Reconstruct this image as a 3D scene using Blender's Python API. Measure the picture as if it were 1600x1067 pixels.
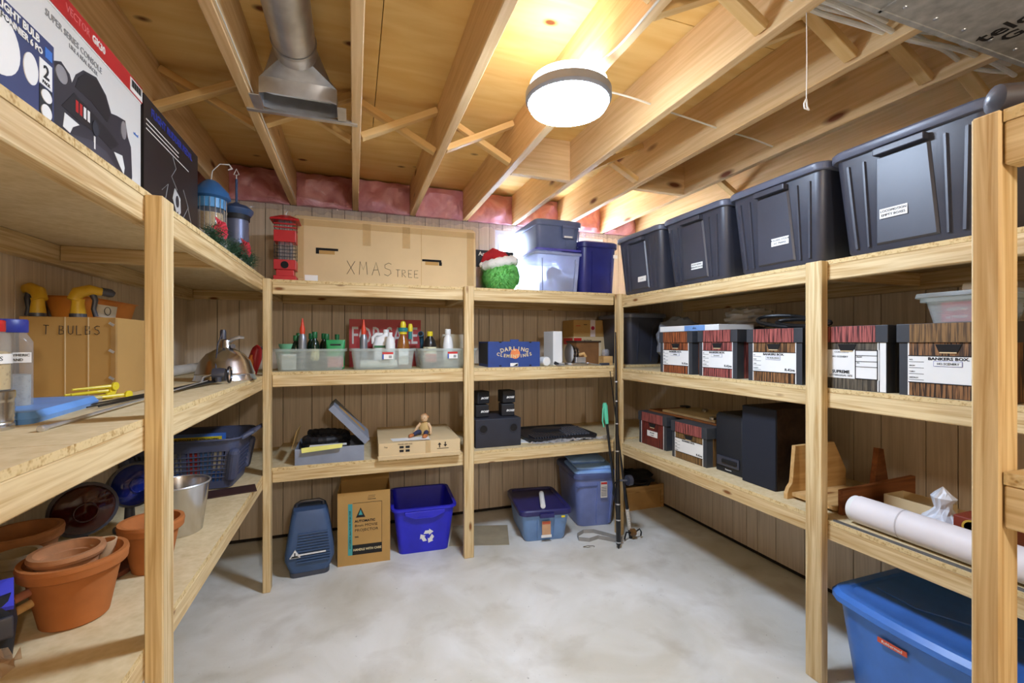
import bpy, bmesh, math, random
from mathutils import Matrix, Vector, Euler
random.seed(7)
PI = math.pi
for o in list(bpy.data.objects): bpy.data.objects.remove(o)
scn = bpy.context.scene
C = scn.collection
# ---------------------------------------------------------------- camera, world, exposure
cd = bpy.data.cameras.new('camera'); cam = bpy.data.objects.new('camera', cd); C.objects.link(cam)
cd.sensor_width = 36; cd.lens = 700/1600*36; cd.shift_y = 2/1600; cd.clip_start = .02
cam.location = (0, 0, 1.346); cam.rotation_euler = (PI/2, 0, -math.atan(247/700))
scn.camera = cam
w = bpy.data.worlds.new('daylight'); scn.world = w; w.use_nodes = True
bg = w.node_tree.nodes['Background']; bg.inputs[0].default_value = (.66, .80, 1, 1); bg.inputs[1].default_value = 11
vs = scn.view_settings
vs.view_transform = 'Standard'; vs.look = 'None'; vs.gamma = 1; vs.use_curve_mapping = False
vs.exposure = 2.72
LAMP = 32.0       # radiance of the ceiling lamp diffuser
BULB = 52.0       # radiance of the unseen fill light added behind the camera

# ---------------------------------------------------------------- materials
def lin(c):
    return tuple(((v/255)/12.92 if v/255 <= .04045 else ((v/255+.055)/1.055)**2.4) for v in c) + (1,)
MATS = {}
def mat(name, rgb, rough=.5, metal=0, vary=.12, scale=9, bump=0, emit=0, spec=.5, alpha=1, trans=0):
    if name in MATS: return MATS[name]
    m = bpy.data.materials.new(name); m.use_nodes = True; nt = m.node_tree; N = nt.nodes; L = nt.links
    b = N['Principled BSDF']; b.inputs['Roughness'].default_value = rough; b.inputs['Metallic'].default_value = metal
    b.inputs['Specular IOR Level'].default_value = spec; b.inputs['Alpha'].default_value = alpha
    b.inputs['Transmission Weight'].default_value = trans
    col = lin(rgb); b.inputs['Base Color'].default_value = col
    if vary:
        tc = N.new('ShaderNodeTexCoord'); nz = N.new('ShaderNodeTexNoise'); nz.inputs['Scale'].default_value = scale; nz.inputs['Detail'].default_value = 5
        L.new(tc.outputs['Object'], nz.inputs['Vector'])
        r = N.new('ShaderNodeValToRGB'); r.color_ramp.elements[0].position = .3; r.color_ramp.elements[1].position = .7
        r.color_ramp.elements[0].color = tuple(v*(1-vary) for v in col[:3])+(1,); r.color_ramp.elements[1].color = tuple(min(1, v*(1+vary)) for v in col[:3])+(1,)
        L.new(nz.outputs['Fac'], r.inputs['Fac']); L.new(r.outputs['Color'], b.inputs['Base Color'])
        if bump:
            bp = N.new('ShaderNodeBump'); bp.inputs['Strength'].default_value = bump; bp.inputs['Distance'].default_value = .004
            L.new(nz.outputs['Fac'], bp.inputs['Height']); L.new(bp.outputs['Normal'], b.inputs['Normal'])
    if emit:
        b.inputs['Emission Color'].default_value = col; b.inputs['Emission Strength'].default_value = emit
    MATS[name] = m; return m
def wood(name, c1, c2, knot=None, sc=(1.1, 16, 16), kd=.05, kscale=(2.6, 9, 9), rough=.55, contrast=(.32, .7), nscale=1.6, blotch=.0):
    """grain along local X, shifted per object"""
    m = bpy.data.materials.new(name); m.use_nodes = True; nt = m.node_tree; N = nt.nodes; L = nt.links
    b = N['Principled BSDF']; b.inputs['Roughness'].default_value = rough; b.inputs['Specular IOR Level'].default_value = .25
    tc = N.new('ShaderNodeTexCoord'); oi = N.new('ShaderNodeObjectInfo')
    sh = N.new('ShaderNodeVectorMath'); sh.operation = 'SCALE'; sh.inputs[0].default_value = (17, 5.3, 9.1); L.new(oi.outputs['Random'], sh.inputs['Scale'])
    ad = N.new('ShaderNodeVectorMath'); ad.operation = 'ADD'; L.new(tc.outputs['Object'], ad.inputs[0]); L.new(sh.outputs[0], ad.inputs[1])
    mp = N.new('ShaderNodeMapping'); mp.inputs['Scale'].default_value = sc; L.new(ad.outputs[0], mp.inputs['Vector'])
    nz = N.new('ShaderNodeTexNoise'); nz.inputs['Scale'].default_value = nscale; nz.inputs['Detail'].default_value = 6; nz.inputs['Distortion'].default_value = 1.1
    L.new(mp.outputs[0], nz.inputs['Vector'])
    r = N.new('ShaderNodeValToRGB'); e = r.color_ramp.elements
    e[0].position, e[1].position = contrast; e[0].color = lin(c1); e[1].color = lin(c2)
    L.new(nz.outputs['Fac'], r.inputs['Fac']); out = r.outputs['Color']
    if knot:
        mk = N.new('ShaderNodeMapping'); mk.inputs['Scale'].default_value = kscale; L.new(ad.outputs[0], mk.inputs['Vector'])
        vo = N.new('ShaderNodeTexVoronoi'); vo.inputs['Scale'].default_value = 1; L.new(mk.outputs[0], vo.inputs['Vector'])
        kr = N.new('ShaderNodeValToRGB'); kr.color_ramp.elements[0].position = kd; kr.color_ramp.elements[0].color = (1, 1, 1, 1)
        kr.color_ramp.elements[1].position = kd*2.4; kr.color_ramp.elements[1].color = (0, 0, 0, 1)
        L.new(vo.outputs['Distance'], kr.inputs['Fac'])
        mx = N.new('ShaderNodeMix'); mx.data_type = 'RGBA'; L.new(kr.outputs['Color'], mx.inputs[0]); L.new(out, mx.inputs[6]); mx.inputs[7].default_value = lin(knot)
        out = mx.outputs[2]
    if blotch:
        n2 = N.new('ShaderNodeTexNoise'); n2.inputs['Scale'].default_value = 2.2; n2.inputs['Detail'].default_value = 3; L.new(ad.outputs[0], n2.inputs['Vector'])
        m2 = N.new('ShaderNodeMix'); m2.data_type = 'RGBA'; m2.blend_type = 'MULTIPLY'; m2.inputs[0].default_value = blotch
        L.new(out, m2.inputs[6]); L.new(n2.outputs['Fac'], m2.inputs[7]); out = m2.outputs[2]
    L.new(out, b.inputs['Base Color'])
    bp = N.new('ShaderNodeBump'); bp.inputs['Strength'].default_value = .12; bp.inputs['Distance'].default_value = .002
    L.new(nz.outputs['Fac'], bp.inputs['Height']); L.new(bp.outputs['Normal'], b.inputs['Normal'])
    MATS[name] = m; return m
PINE = wood('pine', (186, 148, 92), (228, 204, 156), (128, 80, 40), kd=.055, kscale=(3.6, 11, 11), contrast=(.30, .64), sc=(1.5, 42, 42))
JOIST = wood('joist lumber', (216, 176, 122), (236, 202, 152), (118, 68, 40), kscale=(2, 6, 6), kd=.06, sc=(1.3, 26, 26))
BRACE = wood('bridging lumber', (216, 172, 106), (236, 200, 140), (140, 88, 44))
PLY = wood('plywood subfloor', (234, 190, 112), (246, 210, 138), (110, 60, 30), sc=(1.4, 9, 9), kscale=(3.4, 5.5, 4), kd=.05, nscale=1.3)
PANEL = wood('wall panelling', (206, 187, 162), (230, 212, 188), None, sc=(.9, 34, 34), rough=.5, nscale=1.8)
DARKWOOD = wood('stained wood', (116, 66, 34), (158, 98, 54), (60, 30, 18))
CRATE = wood('light wood', (190, 146, 88), (220, 180, 122), (130, 84, 46))
def chips(name, c1, c2, sc, rough=.8, pos=(.35, .65), bump=.2):
    m = bpy.data.materials.new(name); m.use_nodes = True; nt = m.node_tree; N = nt.nodes; L = nt.links
    b = N['Principled BSDF']; b.inputs['Roughness'].default_value = rough; b.inputs['Specular IOR Level'].default_value = .2
    tc = N.new('ShaderNodeTexCoord'); vo = N.new('ShaderNodeTexVoronoi'); vo.inputs['Scale'].default_value = sc
    n2 = N.new('ShaderNodeTexNoise'); n2.inputs['Scale'].default_value = sc*.35; n2.inputs['Detail'].default_value = 8
    L.new(tc.outputs['Object'], vo.inputs['Vector']); L.new(tc.outputs['Object'], n2.inputs['Vector'])
    ad = N.new('ShaderNodeMath'); ad.operation = 'MULTIPLY_ADD'; ad.inputs[1].default_value = .35; L.new(vo.outputs['Distance'], ad.inputs[0]); L.new(n2.outputs['Fac'], ad.inputs[2])
    r = N.new('ShaderNodeValToRGB'); r.color_ramp.elements[0].position, r.color_ramp.elements[1].position = pos
    r.color_ramp.elements[0].color = lin(c1); r.color_ramp.elements[1].color = lin(c2)
    L.new(ad.outputs[0], r.inputs['Fac']); L.new(r.outputs['Color'], b.inputs['Base Color'])
    bp = N.new('ShaderNodeBump'); bp.inputs['Strength'].default_value = bump; bp.inputs['Distance'].default_value = .003
    L.new(ad.outputs[0], bp.inputs['Height']); L.new(bp.outputs['Normal'], b.inputs['Normal'])
    MATS[name] = m; return m
OSB = chips('particle board', (200, 176, 130), (222, 202, 162), 60, pos=(.3, .95), bump=.08)
OSBEDGE = chips('particle board edge', (176, 138, 82), (220, 194, 142), 150, pos=(.4, .7), bump=.5)
SEEDS = chips('bird seed', (120, 92, 50), (214, 190, 140), 140, bump=.6)
SAND = chips('grey sand', (150, 150, 148), (176, 176, 172), 220)
def concrete():
    m = bpy.data.materials.new('concrete floor'); m.use_nodes = True; nt = m.node_tree; N = nt.nodes; L = nt.links
    b = N['Principled BSDF']; b.inputs['Roughness'].default_value = .55; b.inputs['Specular IOR Level'].default_value = .35
    tc = N.new('ShaderNodeTexCoord')
    def nz(s, d=6, dist=0):
        n = N.new('ShaderNodeTexNoise'); n.inputs['Scale'].default_value = s; n.inputs['Detail'].default_value = d; n.inputs['Distortion'].default_value = dist
        L.new(tc.outputs['Object'], n.inputs['Vector']); return n
    a = nz(2.2, 8, .6); r = N.new('ShaderNodeValToRGB'); r.color_ramp.elements[0].position = .3; r.color_ramp.elements[1].position = .68
    r.color_ramp.elements[0].color = lin((206, 200, 184)); r.color_ramp.elements[1].color = lin((238, 236, 230)); L.new(a.outputs['Fac'], r.inputs['Fac'])
    st = nz(4.2, 9, .4); sr = N.new('ShaderNodeValToRGB'); sr.color_ramp.elements[0].position = .52; sr.color_ramp.elements[1].position = .72
    sr.color_ramp.elements[0].color = (0, 0, 0, 1); sr.color_ramp.elements[1].color = (.30, .30, .30, 1); L.new(st.outputs['Fac'], sr.inputs['Fac'])
    mx = N.new('ShaderNodeMix'); mx.data_type = 'RGBA'; L.new(sr.outputs['Color'], mx.inputs[0]); L.new(r.outputs['Color'], mx.inputs[6]); mx.inputs[7].default_value = lin((140, 122, 84))
    sp = nz(60, 3); pr = N.new('ShaderNodeValToRGB'); pr.color_ramp.elements[0].position = .70; pr.color_ramp.elements[1].position = .76
    pr.color_ramp.elements[0].color = (0, 0, 0, 1); pr.color_ramp.elements[1].color = (.5, .5, .5, 1); L.new(sp.outputs['Fac'], pr.inputs['Fac'])
    m2 = N.new('ShaderNodeMix'); m2.data_type = 'RGBA'; L.new(pr.outputs['Color'], m2.inputs[0]); L.new(mx.outputs[2], m2.inputs[6]); m2.inputs[7].default_value = lin((120, 112, 96))
    L.new(m2.outputs[2], b.inputs['Base Color'])
    bp = N.new('ShaderNodeBump'); bp.inputs['Strength'].default_value = .15; bp.inputs['Distance'].default_value = .004; L.new(sp.outputs['Fac'], bp.inputs['Height']); L.new(bp.outputs['Normal'], b.inputs['Normal'])
    return m
def clearplastic(name, rgb, a=.35, rough=.25, tint=.5, tl_=.45):
    """cloudy translucent polypropylene: part see-through, part scattering"""
    m = bpy.data.materials.new(name); m.use_nodes = True; nt = m.node_tree; N = nt.nodes; L = nt.links
    b = N['Principled BSDF']; b.inputs['Roughness'].default_value = rough; b.inputs['Base Color'].default_value = lin(rgb)
    tr = N.new('ShaderNodeBsdfTransparent'); tr.inputs[0].default_value = tuple(1-tint+tint*v for v in lin(rgb)[:3])+(1,)
    tl = N.new('ShaderNodeBsdfTranslucent'); tl.inputs[0].default_value = lin(rgb)
    m1 = N.new('ShaderNodeMixShader'); m1.inputs[0].default_value = tl_; L.new(b.outputs[0], m1.inputs[1]); L.new(tl.outputs[0], m1.inputs[2])
    nz = N.new('ShaderNodeTexNoise'); nz.inputs['Scale'].default_value = 6
    ma = N.new('ShaderNodeMath'); ma.operation = 'MULTIPLY_ADD'; ma.inputs[1].default_value = .1; ma.inputs[2].default_value = a-.05; L.new(nz.outputs['Fac'], ma.inputs[0])
    m2 = N.new('ShaderNodeMixShader'); L.new(ma.outputs[0], m2.inputs[0]); L.new(tr.outputs[0], m2.inputs[1]); L.new(m1.outputs[0], m2.inputs[2])
    L.new(m2.outputs[0], N['Material Output'].inputs['Surface']); MATS[name] = m; return m
def woodprint(name, c1, c2):
    """printed wood grain of a file box: vertical streaks"""
    m = bpy.data.materials.new(name); m.use_nodes = True; nt = m.node_tree; N = nt.nodes; L = nt.links
    b = N['Principled BSDF']; b.inputs['Roughness'].default_value = .5
    tc = N.new('ShaderNodeTexCoord'); mp = N.new('ShaderNodeMapping'); mp.inputs['Scale'].default_value = (130, 130, 6); L.new(tc.outputs['Object'], mp.inputs['Vector'])
    nz = N.new('ShaderNodeTexNoise'); nz.inputs['Scale'].default_value = 1.6; nz.inputs['Detail'].default_value = 4; nz.inputs['Distortion'].default_value = .5; L.new(mp.outputs[0], nz.inputs['Vector'])
    r = N.new('ShaderNodeValToRGB'); r.color_ramp.elements[0].position = .42; r.color_ramp.elements[1].position = .58
    r.color_ramp.elements[0].color = lin(c1); r.color_ramp.elements[1].color = lin(c2); L.new(nz.outputs['Fac'], r.inputs['Fac']); L.new(r.outputs['Color'], b.inputs['Base Color'])
    MATS[name] = m; return m
KRAFT = mat('kraft cardboard', (218, 192, 148), .8, vary=.06, scale=4, bump=.05, spec=.2)
KRAFT2 = mat('old cardboard', (188, 148, 88), .8, vary=.07, scale=4, bump=.05, spec=.2)
BLACKP = mat('black plastic', (56, 58, 70), .42, spec=.9, vary=.1)
BLACKM = mat('black matte', (26, 27, 32), .6, vary=.1)
INK = mat('black ink', (22, 20, 20), .7, vary=.05)
WHITE = mat('white paper', (238, 236, 230), .6, vary=.03)
WHITEP = mat('white plastic', (236, 236, 234), .35, vary=.03)
STEEL = mat('galvanised steel', (206, 208, 212), .38, .85, vary=.14, scale=14)
CHROME = mat('polished aluminium', (205, 205, 208), .22, 1, vary=.08, scale=3)
RED = mat('red', (196, 40, 40), .4); DKRED = mat('dull red print', (168, 34, 36), .5)
BLUE = mat('blue plastic', (66, 122, 206), .35); NAVY = mat('navy plastic', (42, 46, 118), .35)
GREEN = mat('dark green plastic', (22, 92, 56), .35); YELLOW = mat('yellow plastic', (226, 204, 44), .4)
TERRA = mat('terracotta', (178, 108, 58), .8, vary=.12, scale=12, bump=.1, spec=.2)
CLEAR = clearplastic('cloudy clear plastic', (240, 246, 242), .30)
FROST = clearplastic('frosted clear plastic', (178, 184, 206), .82, tl_=.3)
FILM = clearplastic('plastic film', (240, 240, 245), .22, .08)

# ---------------------------------------------------------------- geometry helpers
def rrect(w, d, r=.02, n=4, cx=0, cy=0):
    pts = []
    r = min(r, w/2-1e-4, d/2-1e-4)
    for (sx, sy, a0) in ((1, -1, -PI/2), (1, 1, 0), (-1, 1, PI/2), (-1, -1, PI)):
        for k in range(n+1):
            a = a0+PI/2*k/n
            pts.append((cx+sx*(w/2-r)+r*math.cos(a), cy+sy*(d/2-r)+r*math.sin(a)))
    return pts
def circ(r, n=24, cx=0, cy=0): return [(cx+r*math.cos(2*PI*k/n), cy+r*math.sin(2*PI*k/n)) for k in range(n)]
class MB:
    def __init__(s): s.v = []; s.f = []; s.m = []; s.mi = 0
    def face(s, idx): s.f.append(tuple(idx)); s.m.append(s.mi)
    def add(s, vs, fs, M=None):
        o = len(s.v)
        for p in vs: s.v.append(tuple(M @ Vector(p)) if M else tuple(p))
        for f in fs: s.face([o+i for i in f])
        return s
    def box(s, c, d, rot=(0, 0, 0)):
        x, y, z = d[0]/2, d[1]/2, d[2]/2
        vs = [(-x, -y, -z), (x, -y, -z), (x, y, -z), (-x, y, -z), (-x, -y, z), (x, -y, z), (x, y, z), (-x, y, z)]
        M = Matrix.Translation(c) @ Euler(rot).to_matrix().to_4x4()
        return s.add(vs, [(3, 2, 1, 0), (4, 5, 6, 7), (0, 1, 5, 4), (1, 2, 6, 5), (2, 3, 7, 6), (3, 0, 4, 7)], M)
    def bb(s, x0, x1, y0, y1, z0, z1): return s.box(((x0+x1)/2, (y0+y1)/2, (z0+z1)/2), (x1-x0, y1-y0, z1-z0))
    def loft(s, loops, c0=True, c1=True, M=None, closed=True):
        n = len(loops[0]); vs = [p for l in loops for p in l]; fs = []
        for i in range(len(loops)-1):
            for k in range(n if closed else n-1):
                a, b = i*n+k, i*n+(k+1) % n
                fs.append((a, b, b+n, a+n))
        if c0: fs.append(tuple(range(n-1, -1, -1)))
        if c1: fs.append(tuple((len(loops)-1)*n+k for k in range(n)))
        return s.add(vs, fs, M)
    def lz(s, secs, c0=True, c1=True, M=None):
        """secs = [(loop2d, z)]"""
        return s.loft([[(x, y, z) for x, y in l] for l, z in secs], c0, c1, M)
    def lathe(s, prof, n=24, c=(0, 0, 0), M=None, c0=True, c1=True):
        T = Matrix.Translation(c)
        if M: T = T @ M
        return s.lz([(circ(max(r, .0003), n), z) for r, z in prof], c0, c1, T)
    def tube(s, pts, r, n=8, closed=False):
        pts = [Vector(p) for p in pts]; loops = []; up = Vector((0, 0, 1)); prev = None
        for i, p in enumerate(pts):
            if closed: t = pts[(i+1) % len(pts)]-pts[i-1]
            else: t = pts[min(i+1, len(pts)-1)]-pts[max(i-1, 0)]
            t.normalize()
            if prev is None:
                a = up if abs(t.dot(up)) < .9 else Vector((1, 0, 0)); u = t.cross(a).normalized()
            else: u = (prev-t*prev.dot(t)).normalized()
            prev = u; w_ = t.cross(u); rr = r[i] if isinstance(r, (list, tuple)) else r
            loops.append([tuple(p+u*(rr*math.cos(2*PI*k/n))+w_*(rr*math.sin(2*PI*k/n))) for k in range(n)])
        if closed: loops.append(loops[0])
        return s.loft(loops, not closed, not closed)
    def prism(s, poly, y0, y1, M=None):
        """poly in (x,z), extruded along y"""
        return s.loft([[(x, y0, z) for x, z in poly], [(x, y1, z) for x, z in poly]], M=M)
    def mesh(s, name='m'):
        me = bpy.data.meshes.new(name); me.from_pydata(s.v, [], s.f)
        bm = bmesh.new(); bm.from_mesh(me); 
        for i, f in enumerate(bm.faces): f.material_index = s.m[i] if i < len(s.m) else 0
        bmesh.ops.recalc_face_normals(bm, faces=bm.faces); bm.to_mesh(me); bm.free(); return me
def obj(name, mb, m, parent=None, smooth=False, bevel=0, loc=(0, 0, 0), rot=(0, 0, 0)):
    me = mb.mesh(name) if isinstance(mb, MB) else mb
    if isinstance(mb, MB):
        for x in (m if isinstance(m, (list, tuple)) else [m]): me.materials.append(x)
    o = bpy.data.objects.new(name, me); C.objects.link(o); o.location = loc; o.rotation_euler = rot
    if parent: o.parent = parent
    if smooth:
        for p in me.polygons: p.use_smooth = True
        try: me.set_sharp_from_angle(angle=math.radians(38))
        except Exception: pass
    if bevel:
        b = o.modifiers.new('bevel', 'BEVEL'); b.width = bevel; b.segments = 2; b.limit_method = 'ANGLE'
    return o
def tag(o, label, cat, group=None):
    o['label'] = label; o['category'] = cat
    if group: o['group'] = group
    return o
def thing(name, label, cat, loc=(0, 0, 0), rz=0, group=None):
    o = bpy.data.objects.new(name, None); o.empty_display_size = .05; C.objects.link(o)
    o.location = loc; o.rotation_euler = (0, 0, rz); return tag(o, label, cat, group)
def solo(name, mb, m, label, cat, loc=(0, 0, 0), rz=0, group=None, **k):
    return tag(obj(name, mb, m, None, loc=loc, rot=(0, 0, rz), **k), label, cat, group)
def lab(o, l): o['label'] = l; return o
BOX = {}
def bevbox(dx, dy, dz, bev, m):
    key = (round(dx, 4), round(dy, 4), round(dz, 4), bev, m.name)
    if key not in BOX:
        bm = bmesh.new(); bmesh.ops.create_cube(bm, size=1)
        for v in bm.verts: v.co = (v.co.x*dx, v.co.y*dy, v.co.z*dz)
        if bev: bmesh.ops.bevel(bm, geom=list(bm.edges), offset=bev, segments=1, affect='EDGES')
        me = bpy.data.meshes.new('board'); bm.to_mesh(me); bm.free(); me.materials.append(m); BOX[key] = me
    return BOX[key]
def board(name, x0, x1, y0, y1, z0, z1, axis, parent, m=None, bev=.003, rot=None):
    m = m or PINE; dx, dy, dz = x1-x0, y1-y0, z1-z0
    if axis == 'X': d, r = (dx, dy, dz), (0, 0, 0)
    elif axis == 'Y': d, r = (dy, dx, dz), (0, 0, PI/2)
    else: d, r = (dz, dy, dx), (0, -PI/2, 0)
    o = bpy.data.objects.new(name, bevbox(*d, bev, m)); C.objects.link(o)
    o.location = ((x0+x1)/2, (y0+y1)/2, (z0+z1)/2); o.rotation_euler = rot or r; o.parent = parent; return o
_dg = None
def text(parent, s, size, loc, m=None, rz=0, align='CENTER', name='lettering', sx=1, tilt=0, bold=0, flat=False, shear=0):
    """print on a face that looks to local -Y (rz turns it); flat=True lies on top"""
    cu = bpy.data.curves.new('t', 'FONT'); cu.body = s; cu.size = size; cu.align_x = align; cu.align_y = 'CENTER'; cu.extrude = .0004; cu.offset = bold; cu.shear = shear
    cu.resolution_u = 2
    t = bpy.data.objects.new('t', cu); C.objects.link(t)
    dg = bpy.context.evaluated_depsgraph_get(); me = bpy.data.meshes.new_from_object(t.evaluated_get(dg)); bpy.data.objects.remove(t)
    me.materials.clear(); me.materials.append(m or INK)
    o = bpy.data.objects.new(name, me); C.objects.link(o); o.parent = parent; o.location = loc; o.scale = (sx, 1, 1)
    E = Euler((0 if flat else PI/2, 0, rz)).to_matrix() @ Euler((0, 0, tilt)).to_matrix(); o.rotation_euler = E.to_euler(); return o
STROKES = {'X': [[(0, 0), (1, 1)], [(0, 1), (1, 0)]], 'M': [[(0, 0), (.1, 1), (.5, .35), (.9, 1), (1, 0)]], 'A': [[(0, 0), (.5, 1), (1, 0)], [(.2, .4), (.8, .4)]],
 'S': [[(1, .9), (.6, 1), (.1, .85), (.15, .6), (.8, .45), (.95, .2), (.5, 0), (0, .1)]], 'T': [[(.5, 0), (.5, 1)], [(0, 1), (1, 1)]],
 'R': [[(0, 0), (0, 1), (.7, .95), (.8, .7), (.1, .5), (.9, 0)]], 'E': [[(.9, 0), (0, 0), (0, 1), (.9, 1)], [(0, .5), (.7, .5)]],
 'B': [[(0, 0), (0, 1), (.7, .9), (.65, .6), (.05, .52), (.8, .4), (.75, .08), (0, 0)]], 'U': [[(0, 1), (.05, .2), (.4, 0), (.8, .15), (.9, 1)]], 'L': [[(0, 1), (0, 0), (.85, 0)]]}
def hand(parent, s, h, x0, y, z0, m=None, wid=.6, gap=.3, r=.0016, name='handwriting', rnd=.06):
    b = MB(); x = x0
    for ch in s:
        if ch == ' ': x += h*.6; continue
        for st in STROKES[ch]:
            b.tube([(x+px*h*wid+random.uniform(-rnd, rnd)*h*.4, y, z0+pz*h+random.uniform(-rnd, rnd)*h*.4) for px, pz in st], r, 4)
        x += h*(wid+gap)
    return obj(name, b, m or INK, parent)
def plate(parent, name, x0, x1, z0, z1, y, m, t=.0008):
    """thin printed area or sticker on a front face at y"""
    b = MB(); b.bb(x0, x1, y-t, y, z0, z1); return obj(name, b, m, parent)
# ================================================================ THE SETTING
def struct(o): o['kind'] = 'structure'; return o
PLASTER = mat('plain wall backing', (222, 212, 196), .8)
DARKGAP = mat('dark gap behind panelling', (44, 38, 32), .9)
b = MB(); b.bb(-1.15, 2.6, -2.4, 3.6, -.1, 0); floor = struct(obj('floor', b, concrete()))
PW = [.18, .127, .155, .108, .184, .13, .085, .113]
def planks(wall, horiz, a0, a1, f0, f1, cut=None, k=0, top=2.298):
    """vertical panel boards along X (horiz) or Y, between faces f0 and f1; cut=(a,b,z0,z1) leaves the window open"""
    a = a0
    while a < a1-.02:
        wd = min(PW[k % 8], a1-a); k += 1; e = a+wd-.0035
        spans = [(.025, top)]
        if cut and e > cut[0] and a < cut[1]: spans = [(.025, cut[2]), (cut[3], 2.298)]
        segs = [(a, e, s) for s in spans]
        if cut and len(spans) == 2:
            if a < cut[0] < e: segs = [(a, cut[0], (.025, 2.298))]+[(cut[0], e, s) for s in spans]
            elif a < cut[1] < e: segs = [(cut[1], e, (.025, 2.298))]+[(a, cut[1], s) for s in spans]
        for (p, q, (z0, z1)) in segs:
            if horiz: board('panel_board', p, q, f0, f1, z0, z1, 'Z', wall, PANEL, .0015)
            else: board('panel_board', f0, f1, p, q, z0, z1, 'Z', wall, PANEL, .0015)
        a += wd
WX0, WX1, WZ0, WZ1 = 1.07, 2.06, 1.74, 2.252
b = MB(); b.bb(-1.15, WX0, 3.45, 3.6, 0, 2.56); b.bb(WX1, 2.6, 3.45, 3.6, 0, 2.56); b.bb(WX0, WX1, 3.45, 3.6, 0, WZ0); b.bb(WX0, WX1, 3.45, 3.6, WZ1, 2.56)
wall_back = struct(obj('wall_back', b, DARKGAP)); planks(wall_back, True, -1.03, 2.42, 3.438, 3.45, (WX0, WX1, WZ0, WZ1))
b = MB(); b.bb(-1.15, -1.03, -2.4, 3.45, 0, 2.56); wall_left = struct(obj('wall_left', b, DARKGAP)); planks(wall_left, False, -2.3, 3.438, -1.03, -1.018, k=3)
b = MB(); b.bb(2.42, 2.6, -2.4, 3.45, 0, 2.56); wall_right = struct(obj('wall_right', b, DARKGAP)); planks(wall_right, False, -2.3, 3.438, 2.408, 2.42, k=5, top=2.53)
b = MB(); b.bb(-1.03, 2.42, -2.4, -2.3, 0, 2.56); struct(obj('wall_front', b, PLASTER))
# window in the back wall
win = bpy.data.objects.new('window_1', None); C.objects.link(win); win.location = ((WX0+WX1)/2, 3.44, WZ0); struct(win)
W2 = (WX1-WX0)/2; WH = WZ1-WZ0
for n_, a in (('window_frame', (-W2, W2, .0, .12, 0, .035)), ('window_frame', (-W2, W2, 0, .12, WH-.035, WH)), ('window_frame', (-W2, -W2+.035, 0, .12, .035, WH-.035)), ('window_frame', (W2-.035, W2, 0, .12, .035, WH-.035)), ('window_mullion', (-.02, .02, .03, .09, .035, WH-.035))):
    b = MB(); b.bb(*a); obj(n_, b, WHITEP, win)
gm = bpy.data.materials.new('window glass'); gm.use_nodes = True; N = gm.node_tree.nodes
tr = N.new('ShaderNodeBsdfTransparent'); gl = N.new('ShaderNodeBsdfGlossy'); gl.inputs['Roughness'].default_value = .02
mx = N.new('ShaderNodeMixShader'); mx.inputs[0].default_value = .06
gm.node_tree.links.new(tr.outputs[0], mx.inputs[1]); gm.node_tree.links.new(gl.outputs[0], mx.inputs[2]); gm.node_tree.links.new(mx.outputs[0], N['Material Output'].inputs['Surface'])
for s_ in (-1, 1):
    b = MB(); b.bb(min(s_*.02, s_*(W2-.035)), max(s_*.02, s_*(W2-.035)), .058, .062, .035, WH-.035); obj('pane', b, gm, win)
# ceiling: plywood subfloor, joists, bridging
b = MB(); b.bb(-1.15, 2.6, -2.4, 3.6, 2.555, 2.62); ceil = struct(obj('ceiling', b, DARKGAP))
for (y0, y1), xs in (((-2.4, .14), (-1.1, .2, 2.6)), ((.143, 1.36), (-1.1, 1.3, 2.6)), ((1.363, 2.58), (-1.1, .1, 2.6)), ((2.583, 3.45), (-1.1, 1.25, 2.6))):
    for i in range(2): board('plywood_sheet', xs[i], xs[i+1]-.003, y0, y1, 2.535, 2.555, 'X', ceil, PLY, .001)
JX = [.01+.405*k for k in range(-3, 6)]+[2.395]
JX[0] = -1.0
for x in JX: board('joist', x-.02, x+.02, -2.3, 3.44, 2.302, 2.535, 'Y', ceil, JOIST, .003)
def brace(xa, xb, za, zb, y):
    L_ = math.hypot(xb-xa, zb-za); a = math.atan2(zb-za, xb-xa)
    o = bpy.data.objects.new('bridging', bevbox(round(L_, 3), .042, .03, .002, BRACE)); C.objects.link(o)
    o.location = ((xa+xb)/2, y, (za+zb)/2); o.rotation_euler = (0, -a, 0); o.parent = ceil
for k in range(1, 9):
    xa, xb = JX[k]+.022, JX[k+1]-.022
    if k not in (5, 7):
        brace(xa, xb, 2.325, 2.51, 2.25); brace(xa, xb, 2.51, 2.325, 2.30)
    brace(xa, xb, 2.51, 2.325, 1.06); brace(xa, xb, 2.325, 2.51, 1.11)
board('blocking', JX[5]+.02, JX[6]-.02, 2.38, 2.42, 2.302, 2.535, 'X', ceil, JOIST)
board('blocking', JX[7]+.02, JX[8]-.02, 2.36, 2.40, 2.302, 2.535, 'X', ceil, JOIST)
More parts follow.
